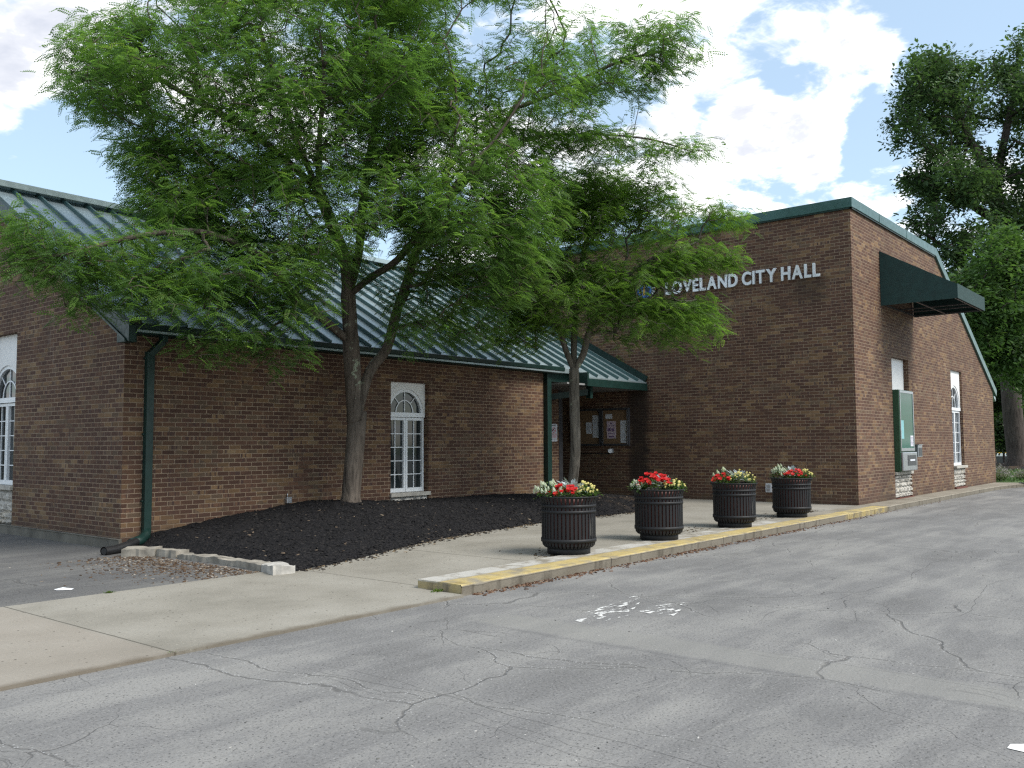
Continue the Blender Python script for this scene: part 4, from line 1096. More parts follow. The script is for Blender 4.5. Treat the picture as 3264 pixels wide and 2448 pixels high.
# shared blossoms
def blossom_mesh(kind):
    V = []; F = []; T = []
    r = random.Random(9)
    def petal(c, d, n, L, W, t):
        d = Vector(d).normalized(); n = Vector(n).normalized(); s = d.cross(n).normalized(); i = len(V)
        c = Vector(c)
        V.extend([tuple(c), tuple(c+d*L*.55+s*W/2+n*L*.08), tuple(c+d*L), tuple(c+d*L*.55-s*W/2+n*L*.08)]); F.append([i, i+1, i+2, i+3]); T.append(t)
    if kind == 'red':
        for k in range(5):
            a = 2*math.pi*k/5; petal((0, 0, 0), (math.cos(a), math.sin(a), .25), (0, 0, 1), .034, .034, r.random())
            petal((0, 0, -.004), (math.cos(a+.6), math.sin(a+.6), -.2), (0, 0, 1), .032, .03, r.random())
        mat = REDF
    elif kind == 'yellow':
        for k in range(26):
            ph = r.uniform(0, 6.28); th = r.uniform(0, 1.4); d = (math.sin(th)*math.cos(ph), math.sin(th)*math.sin(ph), math.cos(th))
            c = Vector(d)*.02; t_ = Vector(d).orthogonal()
            q = Matrix.Rotation(r.uniform(0, 6.28), 3, Vector(d)) @ t_
            petal(c-q*.008, q, d, .017, .015, r.random())
        mat = YELF
    else:
        for k in range(18):
            z = .009*(k//3); rad = .028*(1-k/26); a = 2.1*k+r.uniform(-.3, .3)
            petal((0, 0, z), (math.cos(a), math.sin(a), .35), (0, 0, 1), rad*1.25, rad*1.1, r.random())
            petal((0, 0, z), (math.cos(a+1), math.sin(a+1), -.4), (0, 0, 1), rad*1.1, rad, r.random())
        mat = WHIF
    me = bpy.data.meshes.new('blossom'); me.from_pydata(V, [], F); at_ = me.attributes.new('tint', 'FLOAT', 'FACE'); at_.data.foreach_set('value', T); me.materials.append(mat); me.update(); return me
BL = {k: blossom_mesh(k) for k in ('red', 'yellow', 'white')}
rt2 = Vector((RT[0], RT[1], 0)).normalized(); fr2 = Vector((-FWD[0], -FWD[1], 0)).normalized()
def leaves_mesh(name, mat, parent, centers, n, L, W, spread, upb=.5):
    V = []; F = []; T = []
    for k in range(n):
        c = centers[rng.integers(len(centers))]; p = np.array(c)+rng.normal(0, 1, 3)*np.array(spread)
        a = rng.uniform(0, 6.28); d = np.array([math.cos(a), math.sin(a), rng.uniform(-.3, upb*2)]); d /= np.linalg.norm(d); s_ = np.cross(d, [0, 0, 1]); s_ /= np.linalg.norm(s_)+1e-6
        l = L*rng.uniform(.6, 1.3); i = len(V)
        V += [p, p+d*l*.5+s_*W/2, p+d*l+np.array([0, 0, -l*.2]), p+d*l*.5-s_*W/2]; F.append([i, i+1, i+2, i+3]); T.append(rng.uniform())
    return np_mesh(name, np.array(V), np.array(F), mat, parent, np.array(T))
def flower_plant(name, cat, label, group, px, py, r0, f0, rx, ry, h, nb, kind, leafmat, nleaf, seed, tilt=.6):
    base = Vector((px, py, .66))+rt2*r0+fr2*f0
    rx *= 1.12; ry *= 1.1; h *= 1.3; nb = int(nb*1.75); nleaf = int(nleaf*1.3)
    root = empty(name, base, label, cat, group)
    r = random.Random(seed); cs = []; tops = []
    for k in range(nb):
        a = r.uniform(0, 6.28); q = math.sqrt(r.random()); p = base+rt2*(q*math.cos(a)*rx)+fr2*(q*math.sin(a)*ry)+Vector((0, 0, h*(1-.55*q*q)*r.uniform(.75, 1.1)))
        tops.append(p)
    for k in range(40):
        a = r.uniform(0, 6.28); q = math.sqrt(r.random()); cs.append(tuple(base+rt2*(q*math.cos(a)*rx)+fr2*(q*math.sin(a)*ry)+Vector((0, 0, h*(1-.5*q*q)*r.uniform(.3, .92)))))
    leaves_mesh('leaves', leafmat, root, cs, nleaf, .055, .026, (.02, .02, .015))
    if kind:
        for p in tops:
            o = bpy.data.objects.new('blossom', BL[kind]); sc.collection.objects.link(o); o.parent = root; o.location = p-base+Vector((0, 0, .01))
            out = (p-Vector((px, py, p.z))).normalized()
            nrm = (Vector((0, 0, 1))+fr2*r.uniform(.3, 1.0)*tilt+out*r.uniform(0, .7)*tilt).normalized() if kind != 'white' else (Vector((0, 0, 1))+out*r.uniform(.0, .5)).normalized()
            o.rotation_euler = nrm.to_track_quat('Z', 'Y').to_euler(); s_ = r.uniform(.8, 1.25); o.scale = (s_,)*3
    return root
ORD = ['in the planter nearest the camera', 'in the second planter along the kerb', 'in the third planter along the kerb', 'in the planter farthest along the kerb']
cfg = [dict(red=(-.06, .17, .20, .13, .13, 16), yel=(.21, .06, .13, .18, .15, 17), whi=(-.24, .04, .16, .2, .15, 16), dus=(.05, -.06, .30)),
       dict(red=(-.08, .12, .23, .16, .20, 24), yel=(.22, .05, .15, .18, .13, 16), whi=(-.29, .03, .09, .15, .12, 9), dus=(.06, -.08, .30)),
       dict(red=(-.21, .10, .14, .16, .15, 12), yel=(.10, .10, .20, .17, .17, 22), whi=(-.14, -.10, .16, .1, .2, 8), dus=(.08, -.10, .32)),
       dict(red=(.0, .14, .20, .14, .15, 15), yel=(.24, .03, .12, .18, .15, 15), whi=(-.20, -.0, .13, .18, .18, 20), dus=(.06, -.08, .34))]
for i, (x, y) in enumerate(PL):
    c = cfg[i]
    flower_plant('red_impatiens', 'flowers', 'red impatiens with dark leaves '+ORD[i], 'red flowers in the planters', x, y, *c['red'][:5], c['red'][5], 'red', LEAFG, 170, 100+i)
    flower_plant('yellow_lantana', 'flowers', 'pale yellow button-headed flowers '+ORD[i], 'yellow flowers in the planters', x, y, *c['yel'][:5], c['yel'][5], 'yellow', LEAFG, 230, 200+i)
    flower_plant('white_snapdragon', 'flowers', 'white snapdragon spikes leaning out '+ORD[i], 'white flowers in the planters', x, y, *c['whi'][:5], c['whi'][5], 'white', LEAFG, 240, 300+i)
    # dusty miller: lobed silver leaves radiating from one crown
    base = Vector((x, y, .72))+rt2*c['dus'][0]+fr2*c['dus'][1]; root = empty('dusty_miller', base, 'silver lacy dusty miller at the back '+ORD[i], 'plant', 'silver foliage plants in the planters')
    V = []; F = []; T = []
    for k in range(46):
        a = rng.uniform(0, 6.28); el = rng.uniform(.25, 1.35); d = Vector((math.cos(a)*math.cos(el), math.sin(a)*math.cos(el), math.sin(el))); L = rng.uniform(.2, .31)*(1+.2*c['dus'][2]); s_ = d.cross(Vector((0, 0, 1))).normalized(); nn = s_.cross(d)
        b0 = base+Vector((rng.normal(0, .03), rng.normal(0, .03), .0)); tt = rng.uniform()
        for j in range(9):
            t = .35+.65*j/8; cpt = b0+d*L*t-Vector((0, 0, L*.35*t*t)); w = .034*(1-.5*abs(t-.6)); 
            dirs = (s_*.85+d*.55, -s_*.85+d*.55) if j < 8 else (d,)
            for dv in dirs:
                i0 = len(V); e = cpt+dv*w; sd = nn.cross(dv).normalized()*.0065
                V += [tuple(cpt), tuple(cpt+(e-cpt)*.6+sd), tuple(e), tuple(cpt+(e-cpt)*.6-sd)]; F.append([i0, i0+1, i0+2, i0+3]); T.append(tt)
    np_mesh('leaves', np.array(V), np.array(F), SILV, root, np.array(T))

# ------------------------------------------------------------------ trees
HONEY = leaf_mat('honey_locust_leaves', [(0, (.052, .1, .034)), (.35, (.088, .17, .046)), (.7, (.132, .23, .058)), (1, (.22, .32, .08))], .58)
BARK1 = bark_mat('grey_brown_bark', (.115, .095, .078), .8)
BARK2 = bark_mat('small_tree_bark', (.13, .115, .095), .9)
BARKB = bark_mat('old_tree_bark', (.075, .062, .055), 0)
def proj_px(p):
    d = p-np.array([0, 0, CAMH]); z = d@FWD
    return (1632+2862*(d@RT)/z)/1.47559, (1224-2862*(d@UP)/z)/1.47559, z
def smooth_poly(pts, n):
    """Catmull-Rom through pts"""
    P = [Vector(p) for p in pts]; out = []
    for i in range(len(P)-1):
        p0 = P[max(i-1, 0)]; p1 = P[i]; p2 = P[i+1]; p3 = P[min(i+2, len(P)-1)]
        for k in range(n):
            t = k/n; out.append(.5*((2*p1)+(p2-p0)*t+(2*p0-5*p1+4*p2-p3)*t*t+(3*p1-p0-3*p2+p3)*t**3))
    out.append(P[-1]); return out
class Tree:
    def __init__(s): s.P = []; s.par = []; s.lv = []; s.cnt = None
    def node(s, p, par, lv): s.P.append(np.array(p, float)); s.par.append(par); s.lv.append(lv); return len(s.P)-1
    def limb(s, pts, start=None, lv=0, n=6):
        sp = smooth_poly(pts, n); prev = start
        ids = []
        for k, p in enumerate(sp):
            if k == 0 and start is not None: continue
            prev = s.node(np.array(p), -1 if prev is None else prev, lv); ids.append(prev)
        return ids
    def nearest(s, p):
        A = np.array(s.P); return int(np.argmin(((A-p)**2).sum(1)))
    def grow(s, A, step=.3):
        """connect attractors, nearest to the skeleton first, by gently arching branches; returns twig polylines"""
        A = np.array(A); N0 = np.array(s.P)
        d0 = np.array([np.sqrt(((N0-a)**2).sum(1)).min() for a in A]); order = np.argsort(d0); twigs = []
        buf = np.zeros((len(s.P)+len(A)*14, 3)); buf[:len(s.P)] = s.P
        dist_root = np.zeros(len(buf))
        for i in range(len(s.P)):
            if s.par[i] >= 0: dist_root[i] = dist_root[s.par[i]]+np.linalg.norm(s.P[i]-s.P[s.par[i]])
        for oi in order:
            a = A[oi]; n = len(s.P); dv = buf[:n]-a; dd = np.sqrt((dv**2).sum(1)); cost = dd+.10*dist_root[:n]+.35*np.maximum(0, dv[:, 2]+.1)
            j = int(np.argmin(cost)); p0 = buf[j].copy(); L = dd[j]; k = int(max(2, min(12, L/step)))
            mid = (p0+a)/2+np.array([0, 0, .13*L])+rng.normal(0, .07*L, 3); prev = j; tw = [p0]
            for q in range(1, k+1):
                t = q/k; p = (1-t)**2*p0+2*t*(1-t)*mid+t*t*a+(rng.normal(0, .018, 3) if q < k else 0)
                idx = s.node(p, prev, 2); buf[idx] = p; dist_root[idx] = dist_root[prev]+np.linalg.norm(p-buf[prev]); prev = idx; tw.append(p)
            twigs.append(np.array(tw))
        return twigs
    def radii(s, rtip, rroot, minlv0):
        n = len(s.P); c = np.zeros(n); kids = [[] for _ in range(n)]
        for i in range(n):
            if s.par[i] >= 0: kids[s.par[i]].append(i)
        c = np.ones(n)
        for i in range(n-1, -1, -1):
            if s.par[i] >= 0: c[s.par[i]] += c[i]*1.0
        r = rtip*c**.42; r = r*(rroot/r[0]) ** (np.log(c)/np.log(c[0])) if c[0] > 1 else r
        return r, kids
    def meshes(s, root, rtip, rroot, bark, trunk_r=None, seg=(14, 5), flare=None):
        r, kids = s.radii(rtip, rroot, 0); n = len(s.P)
        if trunk_r:
            for i, v in trunk_r.items(): r[i] = v
        tr = MB(); br = MB(); done = np.zeros(n, bool)
        for i in range(n):
            if s.par[i] < 0 or not done[i]:
                # start chain at i
                st = s.par[i]; ch = [] if st < 0 else [st]; j = i; lv = s.lv[i]
                while True:
                    ch.append(j); done[j] = True
                    k = [q for q in kids[j] if not done[q] and s.lv[q] <= (0 if lv == 0 else 9)] if lv == 0 else [q for q in kids[j] if not done[q]]
                    if not k: break
                    j = max(k, key=lambda q: r[q])
                if len(ch) < 2: continue
                rad = [float(r[q]) for q in ch]
                if st >= 0: rad[0] = min(rad[0], rad[1]*1.15)
                big = lv == 0; (tr if big else br).tube([s.P[q] for q in ch], rad, seg[0] if big else seg[1], caps=not big)
        tr.build('trunk', bark, root)
        if br.f: br.build('branches', bark, root)
def frond_template(L=.19, pairs=7, lw=.019, ll=.043):
    V = []; 
    for k in range(pairs+1):
        t = (k+1)/(pairs+1); x = L*t; z = -.35*L*t*t
        for sgn in ((1, -1) if k < pairs else (0,)):
            l = ll*(1-.45*abs(t-.45)); dx, dy = (.45*l, sgn*.9*l) if sgn else (l, 0)
            c = np.array([x, 0, z]); e = c+np.array([dx, dy, -.25*l]); m = (c+e)/2; sd = np.array([-dy, dx, 0]); sd = sd/np.linalg.norm(sd)*lw/2
            V += [c, m+sd, e, m-sd]
    return np.array(V)
def frames(D, droop, roll):
    """D (n,3) unit directions -> rotation matrices (n,3,3) with x along D, z near world up"""
    z0 = np.tile(np.array([0, 0, 1.]), (len(D), 1)); y = np.cross(z0, D); y /= np.linalg.norm(y, axis=1, keepdims=True)+1e-9; z = np.cross(D, y)
    c, s_ = np.cos(roll)[:, None], np.sin(roll)[:, None]; y2 = c*y+s_*z; z2 = -s_*y+c*z
    return np.stack([D, y2, z2], axis=2)
def leaf_cloud(root, twigs, per, mat, tmpl, spread=.06, scale=(.75, 1.25), droop=(-.55, .25), t0=.25, tintf=None, name='foliage', rejectf=None):
    Ps = []; Ds = []
    for tw in twigs:
        L = np.linalg.norm(np.diff(tw, axis=0), axis=1).sum(); m = len(tw)
        n = int(per*(.6+.55*min(L, 1.6))) if per > 1 else 1
        seglen = min(L, 1.1)
        for k in range(n):
            t = 1-(rng.uniform(0, 1)**1.2)*(seglen/max(L, 1e-3))*(1-t0*.3); t = max(0, min(.999, t)); f = t*(m-1); i = int(f); p = tw[i]+(tw[i+1]-tw[i])*(f-i); d = tw[i+1]-tw[i]; d = d/(np.linalg.norm(d)+1e-9)
            a = (1 if k % 2 else -1)*rng.uniform(.3, 1.5); ca, sa = math.cos(a), math.sin(a); h = np.array([d[0]*ca-d[1]*sa, d[0]*sa+d[1]*ca, 0.]); nh = np.linalg.norm(h); h = h/nh if nh > .05 else np.array([ca, sa, 0])
            h[2] = rng.uniform(*droop); h /= np.linalg.norm(h); Ps.append(p+rng.normal(0, spread, 3)); Ds.append(h)
    Ps = np.array(Ps); Ds = np.array(Ds)
    if rejectf is not None:
        k = ~rejectf(Ps); Ps = Ps[k]; Ds = Ds[k]
    n = len(Ps); M3 = frames(Ds, None, rng.normal(0, .45, n)); sc_ = rng.uniform(*scale, n); K = len(tmpl)
    V = np.einsum('nij,kj->nki', M3, tmpl)*sc_[:, None, None]+Ps[:, None, :]
    V = V.reshape(-1, 3); F = np.arange(n*K).reshape(-1, 4)
    tb = np.clip(rng.normal(.42, .17, n)+.0, 0, 1)
    # soft clumps of fresher and darker sprays
    cl = .5*np.sin(Ps[:, 0]*2.3+Ps[:, 2]*1.7)*np.sin(Ps[:, 1]*2.1-Ps[:, 2]*2.6)+.5*np.sin(Ps[:, 0]*5.1+1)*np.sin(Ps[:, 1]*4.7+Ps[:, 2]*3.9)
    tb = np.clip(tb+.28*cl, 0, 1)
    T = np.repeat(tb, K//4)+rng.normal(0, .06, n*K//4)
    return np_mesh(name, V, F, mat, root, np.clip(T, 0, 1))
def ell_points(ells, total, ok):
    w = np.array([e[3]*e[4]*e[5] for e in ells], float)**.8; w /= w.sum(); out = []
    for e, q in zip(ells, w):
        want = int(round(total*q)); got = 0; tries = 0
        while got < want and tries < want*60:
            tries += 1; v = rng.normal(0, 1, 3); v /= np.linalg.norm(v); v *= rng.uniform(0, 1)**(1/2.6)
            p = at(e[0]+v[0]*e[3], e[1]+v[1]*e[4], e[2]+v[2]*e[5])
            if ok(p): out.append(p); got += 1
    return out
def clear_of_roof(p, m=.25):
    if p[1] > 11.6 and XW-.3 < p[0] < XH and p[2] < roofz(max(p[1], 12.0))+m and p[2] > 0: return False
    if p[0] > XH-.35 and p[2] < 6.9+m and p[1] > 6.3: return False
    if p[0] > XW-.3 and p[1] > 11.9 and p[2] < 3.3: return False
    return True
# gaps of open sky and open trunk seen through the crown: (x, y, rx, ry, share removed)
def big_ok(p):
    if not clear_of_roof(p): return False
    x, y, z = proj_px(p)
    for (gx, gy, gw, gh, pr) in ((1003, 50, 32, 95, .97), (835, 545, 42, 60, .93), (745, 900, 60, 190, 1), (775, 700, 60, 70, .8), (880, 830, 70, 70, .9), (190, 330, 60, 90, .8), (640, 500, 30, 40, .5), (1330, 240, 60, 40, .8), (1150, 420, 40, 30, .4)):
        if ((x-gx)/gw)**2+((y-gy)/gh)**2 < 1 and rng.uniform() < pr: return False
    if x > 1120 and y > 660: return False
    if mnoise.noise(Vector((p[0]*.62, p[1]*.62, p[2]*1.5))) < -.22 and rng.uniform() < .8: return False
    return True
BT = empty('honey_locust_tree', (9.75, 11.42, .35), 'large honey locust tree in the mulch bed before the brick wing', 'tree')
T = Tree()
bx_, by_ = 9.75, 11.42
base_pts = [(bx_, by_, .30), (bx_+.02, by_, .6), (bx_+.08, by_, 1.2), (bx_+.14, by_, 1.9), at(768, 905, 14.85), at(764, 845, 14.8)]
tr_ids = T.limb(base_pts, None, 0, 4); fork = tr_ids[-1]; f0 = T.P[fork]
L1 = T.limb([f0, at(758, 740, 14.75), at(752, 640, 14.7), at(744, 560, 14.6), at(715, 480, 14.5), at(687, 410, 14.4), at(640, 300, 14.2), at(600, 180, 14.0), at(560, 60, 13.8)], fork, 0, 4)
fk2 = T.nearest(at(752, 640, 14.7))
T.limb([T.P[fk2], at(775, 545, 14.9), at(782, 450, 15.1), at(800, 330, 15.3), at(822, 190, 15.5), at(850, 40, 15.7), at(860, -120, 15.8)], fk2, 0, 4)
T.limb([T.P[fk2], at(800, 600, 14.5), at(860, 560, 14.2), at(930, 470, 13.9), at(1010, 365, 13.6), at(1070, 300, 13.5), at(1130, 210, 13.4)], fk2, 0, 4)
fr_ = T.nearest(at(768, 905, 14.85))
T.limb([T.P[fr_], at(798, 805, 14.9), at(835, 753, 15), at(856, 676, 15.1), at(879, 608, 15.2), at(905, 530, 15.4), at(960, 440, 15.6), at(1040, 350, 15.8), at(1110, 235, 15.9), at(1190, 120, 16.0)], fr_, 0, 4)
fl_ = T.nearest(at(758, 740, 14.75))
T.limb([T.P[fl_], at(700, 690, 14.4), at(643, 649, 13.9), at(603, 592, 13.4), at(540, 540, 12.9), at(430, 500, 12.4), at(300, 510, 12.0), at(160, 545, 11.7), at(60, 560, 11.5)], fl_, 1, 4)
f3 = T.nearest(at(687, 410, 14.4))
T.limb([T.P[f3], at(600, 330, 14.3), at(520, 270, 14.2), at(420, 215, 14.1), at(310, 150, 14.0)], f3, 1, 4)
T.limb([T.P[f3], at(690, 300, 13.6), at(700, 180, 13.0), at(690, 60, 12.6)], f3, 1, 4)
f4 = T.nearest(at(1040, 350, 15.8)); T.limb([T.P[f4], at(1140, 300, 16), at(1260, 290, 16), at(1400, 300, 16), at(1500, 330, 15.9)], f4, 1, 4)
f5 = T.nearest(at(1110, 235, 15.9)); T.limb([T.P[f5], at(1200, 200, 15.8), at(1320, 140, 15.6), at(1430, 110, 15.5)], f5, 1, 4)
BIG = [(600, 170, 14.3, 420, 240, 2.6), (230, 140, 14.0, 125, 140, 1.8), (320, 290, 14.0, 110, 100, 1.6), (860, 150, 15, 170, 210, 2.6), (1220, 170, 15.6, 230, 150, 1.8), (1430, 70, 15.5, 100, 50, 1.0),
       (1450, 135, 15.5, 95, 35, .7), (700, 450, 14, 380, 150, 2.3), (300, 560, 12.2, 230, 85, .9), (100, 560, 11.7, 130, 70, .7), (330, 650, 11.8, 190, 60, .7), (560, 690, 12.8, 230, 70, .9), (520, 590, 12.8, 220, 80, 1.2), (980, 440, 14.5, 210, 180, 2.2),
       (1310, 310, 16, 190, 45, 1.2), (1490, 318, 16, 100, 26, .6), (930, 640, 14.2, 120, 90, 1.0), (1010, 690, 15.2, 110, 60, .9), (1110, 420, 15.2, 130, 150, 1.7), (500, 440, 13.6, 200, 85, 1.4), (1000, 260, 14.8, 110, 90, 1.6), (1080, 560, 14.6, 120, 100, 1.2), (400, 420, 13.6, 150, 80, 1.4), (880, 735, 13.6, 60, 25, .4), (60, 480, 11.6, 70, 45, .5), (760, -60, 15, 500, 90, 2.5), (180, 655, 11.7, 60, 28, .3), (430, 760, 12.3, 70, 25, .4), (620, 770, 12.8, 70, 22, .4)]
A1 = ell_points(BIG, 5800, big_ok)
tw1 = T.grow(A1)
T.meshes(BT, .0028, .155, BARK1, {tr_ids[0]: .225, tr_ids[1]: .20, tr_ids[2]: .185})
FT = frond_template()
def rj(P):
    k = np.zeros(len(P), bool)
    for i, p in enumerate(P):
        k[i] = not clear_of_roof(p, .1)
        x, y, z = proj_px(p)
        if abs(x-758) < 34 and 735 < y < 1090: k[i] = True
    return k
leaf_cloud(BT, tw1, 17, HONEY, FT, spread=.10, rejectf=rj)

ST = empty('honey_locust_tree', (14.0, 10.05, .3), 'young slender honey locust with lichened forked trunk near the entry', 'tree')
T2 = Tree()
def s_ok(p):
    if not clear_of_roof(p, .3): return False
    if mnoise.noise(Vector((p[0]*.8, p[1]*.8, p[2]*1.7))) < -.12 and rng.uniform() < .85: return False
    x, y, z = proj_px(p)
    for (gx, gy, gw, gh, pr) in ((1530, 600, 75, 24, .9), (1580, 560, 60, 60, .4), (1240, 830, 90, 70, 1), (1120, 420, 30, 40, .5), (1395, 628, 22, 14, .85), (1452, 612, 25, 16, .7), (1340, 560, 30, 16, .3)):
        if ((x-gx)/gw)**2+((y-gy)/gh)**2 < 1 and rng.uniform() < pr: return False
    return True
b0 = np.array([14.0, 10.05, .28])
t2 = T2.limb([b0, at(1243, 980, 16.95), at(1241, 880, 16.95), at(1240, 800, 16.95)], None, 0, 5); k2 = t2[-1]
T2.limb([T2.P[k2], at(1222, 755, 16.9), at(1206, 700, 16.8), at(1190, 620, 16.6), at(1150, 530, 16.4)], k2, 0, 4)
T2.limb([T2.P[k2], at(1240, 735, 17.05), at(1246, 650, 17.2), at(1262, 540, 17.3), at(1290, 430, 17.4)], k2, 0, 4)
T2.limb([T2.P[k2], at(1260, 765, 16.95), at(1272, 720, 16.9), at(1310, 640, 16.8), at(1390, 570, 16.7), at(1480, 530, 16.5)], k2, 0, 4)
SM = [(1330, 400, 17, 150, 60, 1.2), (1200, 630, 16.8, 170, 100, 1.7), (1380, 640, 16.8, 170, 120, 1.6), (1490, 575, 16.6, 110, 60, 1.0), (1490, 700, 16.5, 85, 65, .9), (1350, 480, 17, 170, 80, 1.5), (1540, 470, 17, 95, 40, .7), (1160, 500, 17, 140, 100, 1.7), (1080, 690, 16.3, 110, 50, .9), (1240, 420, 17.2, 120, 70, 1.3), (1540, 545, 16.6, 60, 30, .5), (1130, 745, 16.2, 90, 22, .5)]
A2 = ell_points(SM, 1900, s_ok); tw2 = T2.grow(A2, .28)
T2.meshes(ST, .0028, .095, BARK2, {t2[0]: .125, t2[1]: .105})
def rj2(P):
    k = np.zeros(len(P), bool)
    for i, p in enumerate(P):
        k[i] = not clear_of_roof(p, .15)
        x, y, z = proj_px(p)
        if abs(x-1241) < 20 and 770 < y < 1040: k[i] = True
        if 1500 < x < 1780 and abs(y-(604-.125*(x-1600))) < 17 and rng.uniform() < .8: k[i] = True
        if 1425 < x < 1500 and abs(y-625) < 20 and rng.uniform() < .82: k[i] = True
        if abs(x-1396) < 26 and abs(y-626) < 17 and rng.uniform() < .82: k[i] = True
    return k
HONEY2 = leaf_mat('young_locust_leaves', [(0, (.055, .10, .027)), (.35, (.095, .18, .038)), (.7, (.145, .245, .05)), (1, (.22, .33, .07))], .55)
leaf_cloud(ST, tw2, 16, HONEY2, FT, spread=.09, rejectf=rj2)

# broad leaves for the far trees
def broad_template(n=7, L=.15):
    V = []; r = np.random.default_rng(2)
    for k in range(n):
        a = r.uniform(0, 6.28); c = r.normal(0, .1, 3); d = np.array([math.cos(a), math.sin(a), r.uniform(-.9, .1)]); d /= np.linalg.norm(d); s_ = np.cross(d, [0, 0, 1]); s_ /= np.linalg.norm(s_); l = L*r.uniform(.7, 1.2)
        V += [c, c+d*l*.45+s_*l*.22, c+d*l, c+d*l*.45-s_*l*.22]
    return np.array(V)
DARKL = leaf_mat('dark_broad_leaves', [(0, (.028, .056, .026)), (.5, (.062, .112, .045)), (1, (.12, .19, .075))], .42)
MIDL = leaf_mat('mid_green_leaves', [(0, (.032, .066, .022)), (.5, (.072, .14, .04)), (1, (.14, .22, .07))], .4)
FARL = leaf_mat('far_leaves', [(0, (.014, .032, .012)), (.6, (.035, .07, .02)), (1, (.07, .12, .035))], .3)
def far_tree(name, label, base, limbs, ells, count, mat, rr, per, group=None, tl=.2, bark=BARKB, tn=7, ok=lambda p: p[2] > .3):
    root = empty(name, tuple(base), label, 'tree', group); T = Tree(); ids = T.limb([np.array(base)]+limbs[0], None, 0, 4)
    for L in limbs[1:]:
        j = T.nearest(np.array(L[0])); T.limb([T.P[j]]+L[1:], j, 0, 4)
    A = ell_points(ells, count, ok); tw = T.grow(A, .8); T.meshes(root, .012, rr, bark, {ids[0]: rr*1.35}, (14, 5))
    leaf_cloud(root, tw, per, mat, broad_template(tn, tl), spread=.22, droop=(-.8, .2), scale=(.8, 1.4)); return root
far_tree('old_maple_tree', 'huge old dark tree with a thick trunk on the lawn behind the hall', at(2200, 1000, 41.5)-np.array([0, 0, .15]),
         [[at(2188, 900, 41.5), at(2180, 780, 41.5), at(2172, 640, 41.5), at(2155, 480, 41.5), at(2148, 400, 41.5), at(2110, 330, 41.3), at(2075, 260, 41), at(2040, 180, 41)],
          [at(2148, 400, 41.5), at(2168, 310, 41.7), at(2185, 230, 42), at(2205, 130, 42.3)], [at(2155, 480, 41.5), at(2080, 430, 41), at(2010, 390, 40.5), at(1960, 380, 40)], [at(2172, 640, 41.5), at(2100, 590, 41), at(2020, 520, 40.6), at(1975, 495, 40)]],
         [(2040, 230, 41.5, 130, 130, 4), (2000, 170, 41.5, 75, 75, 3), (1945, 260, 41, 55, 45, 2), (2195, 170, 42, 75, 110, 4), (2060, 380, 41, 110, 70, 4), (2130, 440, 41, 130, 110, 4), (2000, 450, 40.5, 55, 60, 2.5), (2020, 540, 40.5, 70, 50, 2.5), (2120, 600, 40.5, 110, 80, 3), (2270, 350, 42, 90, 220, 4), (1970, 380, 41, 45, 40, 2)], 640, DARKL, .42, 17, None, .2)
far_tree('boxelder_tree', 'lighter green drooping-leaved tree in front of the huge dark tree', at(2235, 985, 36)*np.array([1, 1, 0])+np.array([0, 0, .1]),
         [[at(2228, 880, 36), at(2215, 760, 36), at(2195, 640, 36), at(2175, 560, 36)], [at(2195, 640, 36), at(2140, 620, 35.5), at(2085, 630, 35)], [at(2215, 760, 36), at(2150, 740, 35.4), at(2090, 700, 35)]],
         [(2180, 560, 36, 75, 65, 2.5), (2090, 640, 35, 60, 50, 2), (2160, 660, 35.6, 80, 60, 2.2), (2130, 740, 35.4, 55, 60, 1.8), (2200, 760, 36, 40, 90, 2)], 330, MIDL, .14, 20, None, .2, ok=lambda p: p[2] > 2)
far_tree('understorey_tree', 'dark leafy understorey tree between the hall corner and the thick trunk', at(2145, 990, 46)*np.array([1, 1, 0])+np.array([0, 0, .1]),
         [[at(2143, 900, 46), at(2140, 800, 46), at(2138, 700, 46)], [at(2140, 800, 46), at(2190, 760, 46.5)]],
         [(2130, 800, 46, 75, 90, 3), (2150, 900, 46, 45, 55, 2.5), (2200, 850, 48, 40, 110, 3), (2110, 720, 46, 60, 60, 3)], 240, FARL, .13, 20, None, .24, ok=lambda p: p[2] > 1.3)
far_tree('hedge_bush', 'dark rounded bush behind the far corner of the hall', at(2168, 985, 44)*np.array([1, 1, 0])+np.array([0, 0, .1]),
         [[at(2168, 960, 44), at(2168, 930, 44)]], [(2168, 930, 44, 34, 36, 1.2)], 60, FARL, .05, 16, None, .2, ok=lambda p: p[2] > .9)
# trees that close the view far behind, seen only through gaps
for i, (dx, dy, dep, lab) in enumerate([(2215, 900, 85, 'pale far tree on the right horizon behind the thick trunk'), (2120, 880, 95, 'dim far tree seen through the gap by the hall corner'), (2330, 860, 75, 'broad far tree at the right edge beyond the lawn')]):
    bse = at(dx, dy+70, dep); bse[2] = -1.0
    far_tree('background_tree', lab, bse, [[bse+np.array([0, 0, 4]), bse+np.array([0, 0, 8])]], [(dx, dy-30, dep, 75, 85, 4)], 110, FARL, .2, 22, 'trees far behind the lawn', .4, ok=lambda p: p[2] > .6)

